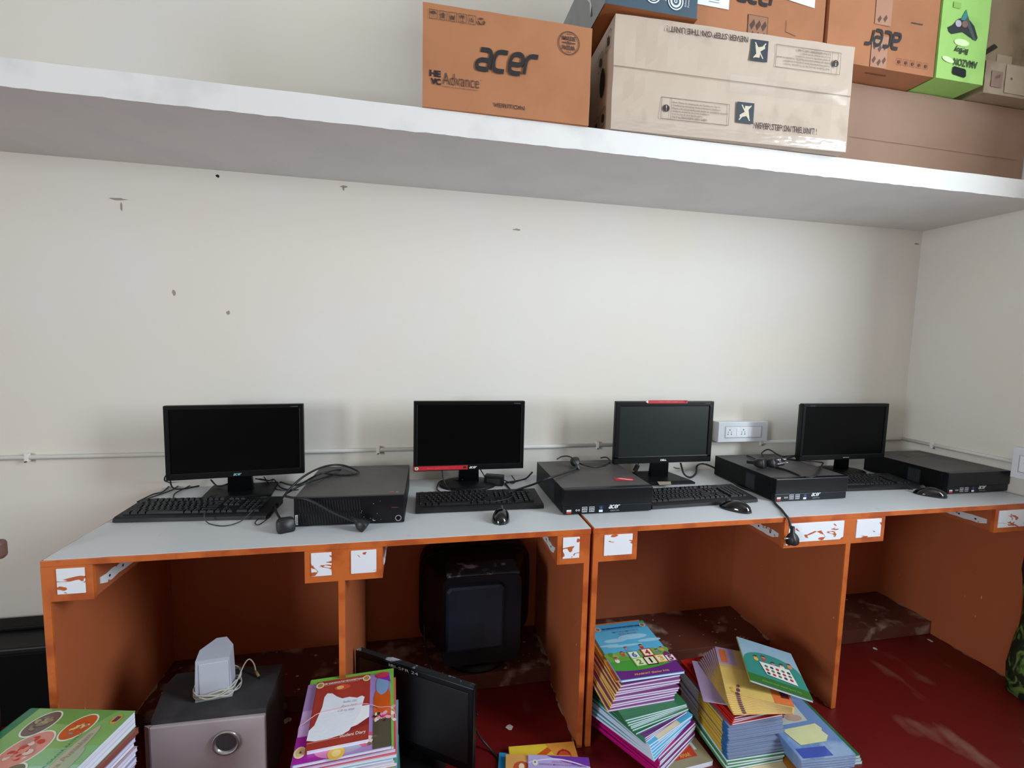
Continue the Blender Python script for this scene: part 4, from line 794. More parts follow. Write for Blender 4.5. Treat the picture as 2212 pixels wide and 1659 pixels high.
for k in range(12):
    z = .002 + .62 * k / 11; s_ = 1 + .10 * math.sin(k * .8) - .12 * (k / 11) ** 3
    rg.append([(.083 * s_ * math.copysign(abs(math.cos(q)) ** .6, math.cos(q)) + .004 * noise.noise(Vector((q * 2, k * .6, 0))), .09 * s_ * math.copysign(abs(math.sin(q)) ** .6, math.sin(q)) + .01 * noise.noise(Vector((q * 2, k * .6, 4))), z + (.012 * math.sin(q * 3) if k == 11 else 0)) for q in [2 * math.pi * i / 36 for i in range(36)]])
g.loft(rg, LEAF); g.make('bag_body', t)
for y in (-.05, .05):
    g = G(); g.tube([(-.06, y, .60), (-.05, y, .66), (0, y, .69), (.05, y, .66), (.06, y, .60)], .006, M('2a3f1c', .7)); g.make('handle', t)
# scraps on the floor
for (u, v, s_, l) in ((1100, 1570, .011, 'small white paper scrap on the red floor before the tube monitor'), (617, 1556, .010, 'pale scrap on the floor beside the subwoofer'), (626, 1553, .008, 'tiny brighter scrap on the floor beside the subwoofer'), (1890, 1400, .008, 'pale crumb at the foot of the last footrest'), (2010, 1383, .009, 'pale crumb in the far corner under the desk end')):
    p = P(u, v, z=.003); g = G(); rr = random.Random(u)
    top_ = [(s_ * math.cos(a) * rr.uniform(.6, 1.3), s_ * 1.2 * math.sin(a) * rr.uniform(.6, 1.3)) for a in [2 * math.pi * i / 6 for i in range(6)]]
    g.prism(top_, 0, .0015, M('c8c2ba', .8)); tag(g.make('paper_scrap', loc=(p.x, p.y, .0012)), l, 'paper scrap')

# ------------------------------------------------------------------ books
def pages_mat(h, h2, key):
    return layered(key, h, h2, .48, .62, 3, rough=.75, stretch=(1, 1, 260), base2=h, detail=2)
PG = pages_mat('e3e6f2', 'b9bfd6', 'page_edges_white'); PGL = pages_mat('dcd9ee', 'a88fb8', 'page_edges_lilac'); PGB = pages_mat('d3e6ee', '8fb3bb', 'page_edges_bluish'); PGS = pages_mat('8a93a6', '5f6d88', 'page_edges_slate'); PGY = pages_mat('e9d6a4', 'c79f55', 'page_edges_cream')
def book(x, y, z, w, h, th, rot, cov, label, group=None, spine=None, pages=PG, draw=None, back=None, corner=None, tilt=(0, 0), name='textbook'):
    """x,y is the book centre, or its near spine-side corner when corner is set. Spine along local -x."""
    if corner:
        q = rot * D2R; sx, sy = (w / 2, h / 2) if corner == 'FL' else (-w / 2, h / 2)
        x += sx * math.cos(q) - sy * math.sin(q); y += sx * math.sin(q) + sy * math.cos(q)
    c = M(cov, .28, var=.03, coat=.3) if isinstance(cov, str) else cov; sp = M(spine, .32, var=.05) if isinstance(spine, str) else (spine or c)
    cb = M(back, .35, var=.03) if back else c
    g = G(); e = .0006
    g.box(-w/2 + .001, w/2, -h/2, h/2, th - e, th, c); g.box(-w/2 + .001, w/2, -h/2, h/2, 0, e, cb)
    r = th / 2; arc = [(-w/2 - (r * .35 * math.cos(a) ** .4 if math.cos(a) > 1e-6 else 0), r + r * math.sin(a)) for a in [-math.pi / 2 + math.pi * i / 8 for i in range(9)]]
    X = frame((0, h / 2, 0), (1, 0, 0), (0, 0, 1)); inner = [(-w/2 + .003, p[1] * .995 + r * .005) for p in arc[::-1]]
    g.prism(arc + inner, 0, h, sp, X)
    o = tag(g.make(name), label, 'book', group); o.location = (x, y, z); o.rotation_euler = (tilt[0] * D2R, tilt[1] * D2R, rot * D2R)
    g = G(); g.box(-w/2 + .0006, w/2 - .0012, -h/2 + .001, h/2 - .001, e, th - e, pages); g.make('pages', o)
    if draw:
        g = G(); F = frame((-w/2, -h/2, th + .0003), (1, 0, 0), (0, 1, 0)); draw(g, F, w, h); g.make('cover_print', o)
    return o
ORD = 'first second third fourth fifth sixth seventh eighth ninth tenth eleventh twelfth thirteenth fourteenth fifteenth sixteenth seventeenth eighteenth nineteenth twentieth'.split()
ORD += ['twenty-' + o for o in ORD[:9]] + ['thirtieth'] + ['thirty-' + o for o in ORD[:9]]
def nth(k, n, extra=0): return ORD[n - 1 - k + extra]      # k counts upwards from the floor, the label counts down from the top
rb = random.Random(11)
def blob(g, F, u, v, r, cols, lv, n, seed, sq=1.):
    q = random.Random(seed)
    for k in range(n):
        a, d = q.uniform(0, 6.28), q.uniform(0, r * .75); g.pell(F, u + d * math.cos(a), v + d * math.sin(a) * sq, q.uniform(.10, .34) * r, q.uniform(.08, .24) * r * sq, M(q.choice(cols), .3, var=.04), lv + k % 3, q.uniform(0, 3), 14)
def child(g, F, u, v, s, shirt, hair, lv=4, skin='c98f6c'):
    g.pell(F, u, v - s * .9, s * .62, s * .75, M(shirt, .3), lv, n=16); g.pell(F, u, v, s * .5, s * .55, M(skin, .3), lv + 1, n=18)
    g.ppoly(F, [(u + s * .56 * math.cos(a), v + s * .12 + s * .5 * math.sin(a)) for a in [math.pi * i / 10 for i in range(11)]], M(hair, .3), lv + 2)
    for e in (-1, 1): g.pell(F, u + e * s * .18, v, s * .06, s * .06, M('2a1c16', .4), lv + 3, n=8)
# --- stack A: thick green book, frame corner
def cover_green(g, F, w, h):       # local x runs along the wall; lettering runs away from the viewer
    F = F @ Matrix.Diagonal((w / .296, h / .235, 1, 1)); w, h = .296, .235
    C = lambda c: M(c, .28, coat=.3)
    g.prect(F, 0, 0, .024, h, C('1c7a50'), 1); g.prect(F, .024, h * .35, w, h, C('86b468'), 1); g.ppoly(F, [(.06, h), (.10, h * .80), (.22, h * .78), (.25, h)], C('6ea053'), 2)
    g.prect(F, .024, 0, w, h * .35, C('9cc9ac'), 1); g.ppoly(F, [(.024, h * .25), (w, h * .32), (w, h * .55), (.10, h * .45)], C('8bbb85'), 2)
    for u, v, a, b, ang, cols, sd in ((.082, .185, .030, .040, -.3, ('6d5a54', '8f7f68', '4b4658', 'a89c6e'), 1), (.190, .178, .030, .040, -.3, ('c9602e', 'e7c678', '8d86a0', 'd0542c'), 2), (.120, .108, .042, .056, -.3, ('d98f80', 'c93a28', 'e6c9bd', 'b98b80'), 3), (.150, .035, .028, .038, -.3, ('6b6a50', '9b8f72', '3f4a2e', 'b3a08c'), 4)):
        g.pell(F, u, v, a + .004, b + .004, C('e6ead8'), 3, ang); g.pell(F, u, v, a, b, C(cols[0]), 4, ang); blob(g, F, u, v, a * .9, cols, 5, 26, sd + 20, 1.15)
    g.pell(F, .268, .205, .012, .016, C('d8a64a'), 3); g.ppoly(F, [(.262, .196), (.274, .198), (.276, .214), (.264, .215)], C('6b3f6e'), 4)
    g.pell(F, .243, .10, .016, .085, C('b9b49f'), 3); g.pell(F, .262, .075, .014, .045, C('a9b79a'), 4)
    g.ptext(F, 'GEETA GAANA RATHNA', .212, .035, .220, .165, C('55807c'), 4, turn=90); g.ptext(F, 'Sloka Pustakam', .236, .03, .250, .16, C('9d9b84'), 6, turn=90, shear=.3)
book(-.878, -.775, .338, .273, .230, .042, -11.6, 'a0c69a', 'thick green book with round pictures on its cover, topmost at the frame corner', spine='17694a', draw=cover_green)
book(-.868, -.777, .324, .270, .226, .0135, -12.5, '8a4a3c', 'brown-edged book directly under the thick green one', pages=pages_mat('8d4a3c', '7a3c32', 'page_edges_brown'))
for k in range(27):
    z = k * .01195
    book(-.873 + rb.uniform(-.006, .004), -.777 + rb.uniform(-.006, .004), z, .266, .222, .0117, -12 + rb.uniform(-2.5, 2.5), rb.choice(('c9b4c4', 'a9a4c9', 'd8cfc2', 'b06a58')), nth(k, 27) + ' book down beneath the brown-edged one in the green-topped stack', 'books low in the green-topped stack', pages=rb.choice((PGL, PG)))
# --- stack B: diary stack
def cover_lime(g, F, w, h):
    C = lambda c: M(c, .28, coat=.3); g.prect(F, 0, 0, w, h, C('7cc04e'), 1); g.prect(F, .012, .0, w - .012, h * .93, C('a8c486'), 2); g.prect(F, .02, 0, .075, h * .8, C('b9a4cf'), 3)
    g.pell(F, w - .03, h * .8, .022, .03, C('3f9a52'), 3); g.prect(F, w - .05, 0, w - .028, h * .9, C('c9c95a'), 3); blob(g, F, w - .02, h * .35, .04, ('8a5a44', 'd8b89c', '57604c', 'efe6d8'), 4, 12, 9)
def cover_art(g, F, w, h):
    C = lambda c: M(c, .28, coat=.3); g.prect(F, 0, 0, w, h, C('a889c2'), 1); g.prect(F, 0, 0, w * .5, h * .30, C('a3259a'), 2); g.prect(F, 0, h * .3, w * .14, h * .62, C('c7a9dc'), 2)
    g.pell(F, w * .42, h * .10, .05, .028, C('d67fb0'), 3); g.pell(F, w * .55, h * .09, .035, .02, C('a7a2bd'), 3); g.pell(F, w * .43, h * .035, .020, .018, C('e2b64c'), 5); g.pell(F, w * .43, h * .035, .011, .010, C('eccf86'), 6)
    g.pell(F, w * .06, h * .12, .014, .017, C('e6d2a8'), 4); g.pell(F, w * .06, h * .12, .010, .012, C('d8b78a'), 5); g.ppoly(F, [(w * .05, h * .11), (w * .08, h * .11), (w * .065, h * .135)], C('5b3a3a'), 6)
    g.pell(F, w * .74, h * .13, .022, .022, C('d05a7a'), 3); g.pell(F, w * .76, h * .12, .012, .012, C('ecd0cf'), 4); g.prect(F, w * .80, 0, w, h * .34, C('55503f'), 4); g.prect(F, w * .80, h * .34, w, h * .66, C('d06a2e'), 4)
    g.pell(F, w * .90, h * .62, .022, .05, C('cf5a20'), 5); g.pell(F, w * .90, h * .82, .018, .04, C('7f9fc8'), 5); g.ppoly(F, [(w * .84, h * .93), (w * .98, h), (w, h * .85)], C('8f2ba0'), 5); g.pell(F, w * .9, h * .97, .020, .012, C('c23b52'), 6)
    blob(g, F, w * .9, h * .37, .026, ('e3a6bf', 'd83f6e', '3a3034', 'f2e3e0', 'b02248'), 6, 22, 4); blob(g, F, w * .8, h * .1, .02, ('6e6a52', '3d3a33'), 5, 4, 5)
def cover_diary(g, F, w, h):
    C = lambda c: M(c, .28, coat=.3); g.prect(F, .0, .0, w, h, C('a33a30'), 1)
    g.ppoly(F, [(0, h * .10)] + [(w * i / 12, h * (.10 + .10 * (i / 12) ** 2)) for i in range(13)] + [(w, h * .32)] + [(w * (1 - i / 12), h * (.32 - .19 * (1 - (1 - i / 12) ** 2))) for i in range(1, 13)], C('8e2f2c'), 2)
    g.ppoly(F, [(w * .2, h * .155), (w * .5, h * .165), (w * .8, h * .215), (w, h * .30), (w, h * .48), (w * .6, h * .48)], C('eceef2'), 3)
    g.pline(F, (0, h * .085), (w * .5, h * .09), .002, C('d98f84'), 3); g.ptext(F, 'Student Diary', w * .52, h * .07, w * .95, h * .125, C('f0e3da'), 4, off=.01)
    for s_ in (.06, .93): g.pell(F, w * s_, h * .93, .011, .012, C('e8cf9a'), 4); g.pell(F, w * s_, h * .93, .007, .008, C('a98560'), 5)
    g.ptext(F, 'SRI SARASWATHI VIDYAPEETHAM', w * .14, h * .925, w * .86, h * .955, C('f1e9e6'), 4, off=.02); g.pline(F, (w * .14, h * .912), (w * .8, h * .912), .001, C('d89a90'), 4)
    g.pell(F, w * .48, h * .84, .022, .011, C('c9503a'), 4); g.pell(F, w * .44, h * .84, .010, .007, C('e0b070'), 5)
zB = 0.; lab = 'thin book low in the diary stack, covers and page edges of many colours'
cols = ('5aa48c', '3f7f78', 'c9406a', 'd86a52', '8fc6c2', 'a12b96', 'd9dfea', '6cae58', '7aa7c9', 'e3d3ba')
for k in range(34):
    th = .0098; f = 1 - k / 34
    book(-.172 + .012 * f + rb.uniform(-.005, .004), -.752 - .006 * f + rb.uniform(-.004, .004), zB, .228 + rb.uniform(-.008, .010), .274 + rb.uniform(-.01, .004), th, 3 + rb.uniform(-2, 2), rb.choice(cols), nth(k, 34) + ' thin book down below the lime-bordered one in the diary stack', 'thin books low in the diary stack', spine=rb.choice(cols), pages=rb.choice((PG, PGB, PGL)), back=rb.choice(cols)); zB += th + .0002
book(-.180, -.742, zB, .238, .286, .009, 3, '7cc04e', 'lime-bordered book second below the diary', draw=cover_lime, spine='74b848'); zB += .0093
book(-.183, -.762, zB, .230, .268, .008, 4, 'a889c2', 'purple picture-covered book directly under the diary', draw=cover_art, spine='9a5fb0'); zB += .0083
book(-.198, -.757, zB, .146, .236, .011, 4.3, 'a33a30', 'dark red student diary under a torn slip of paper', draw=cover_diary, spine='8c2f2a', name='diary'); zB += .0113
g = G(); qn = [(-.069, -.075), (-.050, -.080), (-.020, -.078), (.015, -.070), (.030, -.060), (.044, -.020), (.050, -.008), (.056, .050), (.048, .056), (.036, .050), (.015, .057), (-.004, .054), (-.02, .064), (-.034, .078), (-.048, .080), (-.053, .066), (-.052, .03), (-.056, .0), (-.060, -.03), (-.070, -.045)]
PAP = M('dfe4ee', .7, var=.02, bump=.3, scale=20); g.prism(qn, .0004, .0010, PAP)
F = frame((0, 0, .0011), (1, 0, 0), (0, 1, 0))
for s_, u, v, l in (('Sudha 250', .0, .036, .036), ('Ravi 350', -.002, .020, .040), ('C.R 1st 4500', -.008, .006, .042)): g.ptext(F, s_, u, v, u + l, v + .008, M('a5abbd', .7), 1, shear=.3)
tag(g.make('paper_note', loc=(-.197, -.775, zB)), 'torn white slip of paper with faint handwriting lying on the red diary', 'paper note')
g = G(); g.tube([(-.300, -.80, .30), (-.298, -.79, zB - .014), (-.286, -.785, zB - .006), (-.270, -.778, zB + .0010), (-.25, -.765, zB + .0020), (-.19, -.756, zB + .0024), (-.135, -.752, zB + .0012), (-.10, -.757, zB - .009), (-.062, -.765, zB - .012), (-.050, -.77, .30)], .0009, M('e0a6ad', .5), seg=6)
tag(g.make('rubber_band'), 'thin pink band stretched across the diary and its slip of paper', 'rubber band')
# --- stack F: few thin books on the floor
def cover_yellow(g, F, w, h):
    C = lambda c: M(c, .28, coat=.3); g.prect(F, 0, 0, w, h, C('e6c63c'), 1); g.ppoly(F, [(w * .55, h), (w, h), (w, 0), (w * .3, 0), (w * .7, h * .8)], C('e59a42'), 2); g.ppoly(F, [(w * .27, h * .80), (w * .58, h * .95), (w * .63, h * .90), (w * .3, h * .72)], C('cf5a24'), 3)
    g.pell(F, w * .17, h * .78, .026, .024, C('c24f2c'), 3); g.pell(F, w * .17, h * .81, .010, .014, C('e6c49a'), 4); g.ppoly(F, [(w * .6, h * .72), (w * .8, h * .92), (w * .9, h * .85), (w * .95, h * .7)], C('d9562e'), 3); g.pring(F, w * .80, h * .82, .018, .024, C('b3262f'), 4, a0=10, a1=170); g.pell(F, w * .4, h * .8, .018, .012, C('e0a070'), 4); g.ptext(F, 'JE', w * .4, h * .74, w * .5, h * .82, C('efd9b0'), 5)
def cover_peach(g, F, w, h):
    C = lambda c: M(c, .28, coat=.3); g.prect(F, 0, 0, w, h, C('dba05a'), 1); g.pell(F, w * .5, h * .6, w * .48, h * .36, C('dfa98f'), 2); g.pell(F, w * .24, h * .83, .026, .022, C('bf5436'), 3); g.pell(F, w * .24, h * .84, .009, .012, C('ead2b4'), 4); g.pline(F, (w * .16, h * .72), (w * .4, h * .86), .002, C('e8cbb0'), 5); blob(g, F, w * .38, h * .76, .03, ('e9dcd4', 'b8838a', 'c9a0a8'), 4, 8, 2)
def cover_violet(g, F, w, h):
    C = lambda c: M(c, .28, coat=.3); g.prect(F, 0, 0, w, h, C('b7a9dc'), 1); g.ppoly(F, [(w * .30, h), (w, h), (w, h * .87), (w * .8, h * .88), (w * .55, h * .93)], C('6f3aa3'), 2)
    g.ppoly(F, [(w * i / 14, h * (.90 + .065 * math.sin(i / 14 * 3.6))) for i in range(15)] + [(w * (1 - i / 14), h * (.885 + .06 * math.sin((1 - i / 14) * 3.6))) for i in range(15)], C('ddd6f2'), 3)
    g.pell(F, w * .11, h * .895, .009, .011, C('e8e0d6'), 4); g.ppoly(F, [(w * .09, h * .89), (w * .13, h * .89), (w * .11, h * .92)], C('6b6070'), 5)
    g.ptext(F, 'VIDYA BHARATHI', w * .38, h * .90, w * .70, h * .922, C('c27fae'), 5, off=.01); g.ptext(F, 'DAKSHINA MADHYA KSHETRA SAMITHI', w * .18, h * .865, w * .94, h * .89, C('a57fae'), 5, off=.01)
book(.345, -.755, .0, .215, .285, .010, -13, '2f8fc0', 'bright blue book lowest of the small pile on the open floor')
book(.404, -.738, .0105, .222, .290, .008, -4.5, 'e6c63c', 'yellow and orange book at the back of the small floor pile', draw=cover_yellow)
book(.365, -.775, .019, .210, .280, .006, -11, 'dba05a', 'peach-coloured book under the violet one in the small floor pile', draw=cover_peach)
book(.424, -.792, .0255, .196, .270, .006, -13, 'b7a9dc', 'pale violet book on top of the small floor pile', draw=cover_violet)
# --- stack C: mathematics pile
def cover_base(g, F, w, h):
    C = lambda c: M(c, .28, coat=.3); g.prect(F, 0, 0, w, h, C('8c8266'), 1); g.prect(F, .015, .028, w - .04, h - .03, C('b2361f'), 2); g.prect(F, w - .036, .05, w - .026, h - .04, C('c9ccc8'), 2); g.ptext(F, 'AMAR', w - .10, .032, w - .06, .045, C('d6a94a'), 3)
def cover_arun(g, F, w, h):
    C = lambda c: M(c, .28, coat=.3); g.prect(F, 0, 0, w, h, C('7b1f6e'), 1); g.ppoly(F, [(0, 0), (w * .45, 0), (w * .3, h * .14), (0, h * .14)], C('b01a6e'), 2); g.ptext(F, 'ARUNODAYA SERIES', w * .36, .020, w * .86, .032, C('e6bfd2'), 3, off=.02)
def cover_prabhat(g, F, w, h):
    C = lambda c: M(c, .28, coat=.3); g.prect(F, 0, 0, w, h, C('5f2a6b'), 1); g.ptext(F, 'PRABHAT', w * .30, .018, w * .62, .032, C('d6a872'), 3, off=.02)
def cover_math(g, F, w, h):
    C = lambda c: M(c, .25, coat=.35)
    g.prect(F, 0, 0, w, h, C('5cb3d9'), 1); g.prect(F, 0, h * .86, w, h, C('4aa0cc'), 2)
    for u, v, a, b in ((.3, .66, .2, .035), (.62, .70, .25, .05), (.15, .58, .16, .02), (.85, .60, .2, .03), (.4, .55, .3, .02)): g.pell(F, w * u, h * v, w * a, h * b, C('9fd0e6'), 3)
    g.ppoly(F, [(0, h * .12)] + [(w * i / 16, h * (.40 + .02 * math.sin(i * 1.9))) for i in range(17)] + [(w, h * .12)], C('6aa447'), 3); g.prect(F, 0, h * .1, w, h * .29, C('4c9c3e'), 4)
    for k in range(16): g.pell(F, w * (.02 + k * .064), h * (.40 + .015 * math.sin(k * 2.3)), .012, .012, C(('7aa84a', '5c8f3c', '8fae5a')[k % 3]), 4)
    g.ppoly(F, [(0, 0), (w, 0), (w, h * .185)] + [(w * (1 - i / 16), h * (.185 - .10 * math.sin(math.pi * (i / 16) * .62) + .055 * (i / 16) ** 2)) for i in range(1, 17)], C('6b2f7e'), 6)
    g.ptext(F, 'PRABHAT (Senior KG)', w * .24, h * .028, w * .78, h * .062, C('dba968'), 8, off=.025)
    child(g, F, w * .38, h * .505, .011, '6f9ad0', '7a2a3a'); child(g, F, w * .64, h * .515, .011, 'c83a3a', '2a2730'); child(g, F, w * .27, h * .43, .011, 'c8504a', '7a2a3a'); child(g, F, w * .12, h * .34, .013, 'e6e4ea', '9a4030'); child(g, F, w * .83, h * .40, .010, '6a7fc0', '5a3428'); child(g, F, w * .93, h * .43, .010, 'd0a040', '6b3a28')
    for u, v, s_, t, bc, tc_ in ((.43, .36, .040, '6', '3f8fc0', '3a7fb0'), (.66, .375, .040, '4', 'b03038', 'b03038'), (.44, .235, .042, '2', '7cb84a', '5f9f42'), (.62, .235, .042, '1', '3a2a2e', '2a2226'), (.80, .245, .040, '3', 'd8904a', 'e0b04a'), (.95, .235, .036, '5', '7a2f72', '7a2f72')):
        x, y = w * u, h * v; g.prect(F, x - s_ / 2, y - s_ / 2, x + s_ / 2, y + s_ / 2, C(bc), 9); g.prect(F, x - s_ / 2 + .004, y - s_ / 2 + .004, x + s_ / 2 - .004, y + s_ / 2 - .004, C('efe9c8'), 10); ww = .0035 if t == '1' else .009; g.ptext(F, t, x - ww, y - .013, x + ww, y + .013, C(tc_), 11, off=.04 if t != '1' else .02)
    g.ppoly(F, [(w * .86, h * .30), (w * .95, h * .36), (w * 1.0, h * .30)], C('7a2f72'), 9)
    for s_ in (.13, .93): g.pell(F, w * s_, h * .905, .011, .013, C('d8b88a'), 4); g.pell(F, w * s_, h * .905, .007, .009, C('8f6f60'), 5)
    g.ptext(F, 'SRI SARASWATHI VIDYAPEETHAM', w * .2, h * .885, w * .87, h * .918, C('2c4a7c'), 5, off=.03); g.ptext(F, 'MATHEMATICS', w * .34, h * .80, w * .80, h * .838, C('7f9fc0'), 5, off=.01); g.ptext(F, 'TEXT BOOK', w * .42, h * .745, w * .75, h * .783, C('7f9fc0'), 5, off=.01)
    g.pell(F, w * .97, h * .97, .008, .008, C('3f9a52'), 5)
zc = 0.
book(.840, -.640, zc, .215, .235, .018, 4, '8c8266', 'cream-bordered red book lowest of the mathematics pile, jutting out at its corner', draw=cover_base, spine='7a7054'); zc += .0185
for k in range(7):
    last = k == 6; book(.744 + rb.uniform(-.003, .003), -.774 + rb.uniform(-.003, .003), zc, .226, .286, .0092, 29 + rb.uniform(-2, 2), '7b1f6e', 'purple series book with magenta spine, topmost of the magenta-spined ones' if last else 'magenta-spined book, ' + nth(k, 7) + ' of its kind down, in the mathematics pile', None if last else 'magenta-spined books', spine='b80f72', corner='FL', draw=cover_arun if last else None, back='8f8f9c'); zc += .0094
for k in range(6):
    book(.724 - k * .002, -.783 + k * .003, zc, .218, .262, .0072, 31 - k * 1.8 + rb.uniform(-1, 1), '4ea6cc', 'pale blue-edged book, ' + nth(k, 6) + ' of its kind down, in the mathematics pile', 'pale blue-edged books', spine='cfe0ee', corner='FL', pages=PG, draw=(lambda g, F, w, h: (g.prect(F, 0, 0, w, h, M('d9c9a8', .3), 1), g.prect(F, w * .7, 0, w, h * .4, M('4ea6cc', .3), 2), g.prect(F, 0, 0, w * .18, h * .2, M('4ea6cc', .3), 2))) if k > 3 else None); zc += .0074
for k in range(3):
    last = k == 2; book(.702 - k * .002, -.762, zc, .208, .250, .0066, 25 - k * 2, '5f2a6b', 'purple book with tan title, topmost of the skewed purple ones' if last else 'purple book skewed in the mathematics pile, ' + nth(k, 3) + ' of its kind down', None if last else 'skewed purple books', spine='3a8a6a', corner='FL', draw=cover_prabhat); zc += .0068
for k in range(8):
    book(.674 - k * .005 + rb.uniform(-.003, .003), -.745 + rb.uniform(-.004, .004), zc, .232, .285, .0064, 15 - k * 1.0 + rb.uniform(-1.2, 1.2), '2f7048', 'green-covered booklet, ' + nth(k, 8) + ' of its kind down, in the mathematics pile', 'green-covered booklets', spine='2f7048', corner='FL', pages=PGB); zc += .0066
for k in range(9):
    book(.600 + k * .006 + rb.uniform(-.003, .003), -.705 + k * .003 + rb.uniform(-.003, .003), zc, .240 + rb.uniform(-.004, .004) - k * .002, .285, .0072, 2.4 + rb.uniform(-1.2, 1.4), '7a3a74', 'yellow-spined booklet, ' + nth(k, 9) + ' of its kind down, in the mathematics pile', 'yellow-spined booklets', spine=YS if (YS := layered('yellow_spine_%d' % k, 'e6c466', 'dcb450', .4, .6, 9, rough=.4, base2='ecce7c')) else None, corner='FL', pages=PGL, back='7a3a74'); zc += .0074
book(.640, -.668, zc, .235, .300, .006, 1, 'd8742c', 'orange-edged book just beneath the blue mathematics book', spine='dba24a', corner='FL', draw=lambda g, F, w, h: (g.prect(F, 0, 0, w * .3, h * .16, M('cf4a26', .3), 1), g.prect(F, 0, h * .3, w * .3, h * .7, M('d9a552', .3), 1))); zc += .0062
book(.652, -.679, zc, .230, .292, .007, 1.2, '5cb3d9', 'blue mathematics book with number blocks and children, top of its pile', corner='FL', draw=cover_math, spine='8fc3dd'); zc += .007
BAND = bpy.data.materials.new('banded_booklet_spine'); BAND.use_nodes = True; _n = BAND.node_tree.nodes; _l = BAND.node_tree.links
_txc = _n.new('ShaderNodeTexCoord'); _sx = _n.new('ShaderNodeSeparateXYZ'); _mr = _n.new('ShaderNodeMapRange'); _mr.inputs[1].default_value = -.1375; _mr.inputs[2].default_value = .1375; _cr = _n.new('ShaderNodeValToRGB'); _cr.color_ramp.interpolation = 'CONSTANT'
_cr.color_ramp.elements[0].color = rgb('1f5f9a'); _cr.color_ramp.elements[1].position = .10; _cr.color_ramp.elements[1].color = rgb('cfa83a'); _e = _cr.color_ramp.elements.new(.58); _e.color = rgb('d3dce4')
_l.new(_txc.outputs['Object'], _sx.inputs[0]); _l.new(_sx.outputs['Y'], _mr.inputs[0]); _l.new(_mr.outputs[0], _cr.inputs[0]); _l.new(_cr.outputs[0], _n['Principled BSDF'].inputs['Base Color']); _n['Principled BSDF'].inputs['Roughness'].default_value = .4
# --- stack D: leaning pile
def cover_teal(g, F, w, h):
    C = lambda c: M(c, .25, coat=.35); g.prect(F, 0, 0, w, h, C('8fb0c4'), 1); g.pell(F, w * .5, h * .45, w * .5, h * .30, C('2f8a7e'), 2); g.prect(F, 0, h * .15, w, h * .42, C('2f8a7e'), 2); g.prect(F, 0, 0, w, h * .17, C('2f6f34'), 3)
    for k in range(5): child(g, F, w * (.24 + .15 * k), h * (.60 + .05 * math.sin(k * 2)), .013, ('e0b048', 'b84a52', '5f86c0', 'e6dcd6', 'd08a58')[k], ('2a2226', '4a2a24', '2f2630')[k % 3])
    g.ppoly(F, [(w * .28, h * .50), (w * .80, h * .52), (w * .84, h * .20), (w * .34, h * .24)], C('e4e0d8'), 9)
    for a in range(5):
        for b in range(3): g.pell(F, w * (.38 + a * .095), h * (.28 + b * .075), .006, .007, C(('39465c', 'b03a48', '4a7a5c')[(a + b) % 3]), 10, n=10)
    g.ptext(F, 'ENGLISH TEXT BOOK (Junior KG)', w * .22, h * .06, w * .85, h * .095, C('8fb07a'), 4)
def cover_tan(g, F, w, h):
    C = lambda c: M(c, .3, coat=.3); g.prect(F, 0, 0, w, h, C('d9b868'), 1); g.prect(F, 0, h * .55, w * .5, h, C('c8a870'), 2); g.prect(F, 0, h * .62, w * .3, h, C('a58fb0'), 3); g.prect(F, w * .05, h * .66, w * .16, h * .95, C('cf6a3a'), 5); g.prect(F, w * .72, 0, w, h * .3, C('d8703a'), 2); g.prect(F, w * .85, h * .12, w * .97, h * .28, C('5c2430'), 3)
    blob(g, F, w * .2, h * .1, .03, ('c9a050', '6b3f5a', 'b98f48'), 3, 8, 3); g.pell(F, w * .55, h * .5, .016, .010, C('5a3a4a'), 3)
zd = .0
book(1.125, -.735, 0, .225, .255, .010, -7, 'd98a3a', 'orange and cream book lowest of the leaning pile', pages=PGY, draw=lambda g, F, w, h: (g.prect(F, .01, 0, w * .8, h * .9, M('d8c49a', .3), 1), g.pell(F, w * .6, .03, .02, .012, M('b09080', .3), 2))); zd = .0105
for k in range(4):
    book(.978 + k * .002, -.786 + k * .003, zd, .212, .282, .0075, -.6 + rb.uniform(-1, 1), '2f7d4c', 'green book with white page edges, ' + nth(k, 4) + ' of its kind down, in the leaning pile', 'green books low in the leaning pile', spine=('d3dce4' if k % 2 else '3f9150'), corner='FL'); zd += .0078
for k in range(11):
    book(.984 + k * .0022 + rb.uniform(-.003, .003), -.776 + k * .003 + rb.uniform(-.002, .002), zd, .212, .275, .0076, .3 + rb.uniform(-1.5, 1.5), '7f8aa6', 'yellow-spined slate-edged booklet, ' + nth(k, 11) + ' of its kind down, in the leaning pile', 'slate-edged booklets', spine=BAND, corner='FL', pages=PGS, back='2f5f96'); zd += .0078
for k in range(4):
    book(1.018 + k * .004, -.745 + k * .002, zd, .200, .285, .0056, 2 + rb.uniform(-2, 3), 'b8231f', 'red-covered booklet, ' + nth(k, 4) + ' of its kind down, in the leaning pile', 'red-covered booklets', spine='c32a22', corner='FL', pages=PG, back='6a2048'); zd += .0058
for k in range(5):
    a = -50 + k * 7; book(1.130 - .016 * k, -.585 - .006 * k, zd, .150, .205, .0034, a, ('9a86a8', 'c9553a', '8d7fa4', 'b8564a', 'a58fb0')[k], ('lilac', 'brick-red', 'grey-lilac', 'rust', 'pale lilac')[k] + ' loose booklet splayed behind the fanned tan ones', pages=PGL); zd += .0036
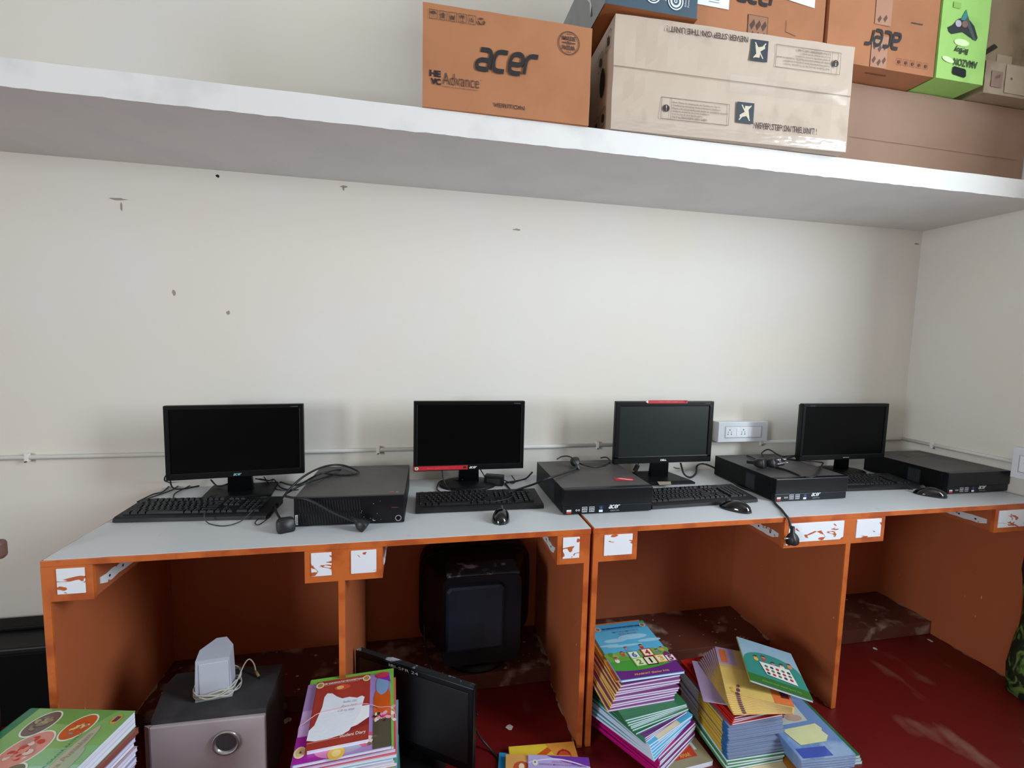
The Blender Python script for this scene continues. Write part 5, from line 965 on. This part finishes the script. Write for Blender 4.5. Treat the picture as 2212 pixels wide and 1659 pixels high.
for k in range(10):
    a = -8 - k * 2.1; q = a * D2R; px, py = 1.222 - .002 * k, -.778 - .002 * k
    book(px - .205 * math.cos(q), py - .205 * math.sin(q), zd, .205, .250, .0038, a, 'd9b868', 'tan picture booklet topmost of the fanned ones under the teal book' if k == 9 else nth(k, 10) + ' tan booklet down in the fan under the teal book', None if k == 9 else 'fanned tan booklets', spine='c9a45a', corner='FL', pages=PGY, draw=cover_tan); zd += .0041
book(1.105, -.708, zd + .0185, .192, .245, .006, -27, '8fb0c4', 'teal and green picture book on top of the leaning pile', corner='FL', draw=cover_teal, spine='b8c05a', tilt=(0, 9))
# --- stack E: blue plastic-covered books
BLUEP = layered('blue_plastic_wrap', '6f8cb8', '8fa6c4', .5, .6, 7, rough=.18, base2='5f7dae', detail=3, dist=.8)
def cover_blue(g, F, w, h):
    C = lambda c: M(c, .25, coat=.5); g.ppoly(F, [(w * .12, h * .52), (w * .72, h * .56), (w * .76, h * .92), (w * .2, h * .90)], C('b9bdb2'), 1); g.pell(F, w * .45, h * .76, .022, .024, C('4a2630'), 2); g.pell(F, w * .48, h * .71, .016, .018, C('c99a80'), 3); g.pell(F, w * .5, h * .62, .030, .014, C('b0988a'), 2); g.pell(F, w * .30, h * .68, .013, .012, C('a5564a'), 3)
    g.ppoly(F, [(w * .10, h * .45), (w * .80, h * .50), (w * .84, h * .42), (w * .80, h * .38), (w * .83, h * .30), (w * .70, h * .22), (w * .2, h * .20), (w * .16, h * .28)], C('cdcf9e'), 4); g.prect(F, w * .05, h * .02, w * .6, h * .16, C('3c55a8'), 1)
ze = 0.
for k in range(3): book(1.240 - k * .006, -.812 - k * .004, ze, .214, .270, .0112, -5 + k, '2f6f46', nth(k, 3) + ' green book down under the blue plastic-wrapped ones', 'green books under the wrapped ones', spine='3f7f3c', corner='FL', pages=PGB); ze += .0116
for k in range(5): book(1.192 - k * .003, -.856 - k * .002, ze, .190, .250, .0108, -3.5 + rb.uniform(-1, 1), BLUEP, 'blue plastic-wrapped book with a yellow label, top of the low pile' if k == 4 else 'blue plastic-wrapped book, ' + nth(k, 5) + ' of its kind down, in the low pile', None if k == 4 else 'blue plastic-wrapped books', corner='FL', pages=layered('wrapped_edges', '8a9cbc', '6f84ae', .45, .6, 5, rough=.2, stretch=(1, 1, 60)) if k == 0 else bpy.data.materials['wrapped_edges'], spine=BLUEP, draw=cover_blue if k == 4 else None); ze += .0111
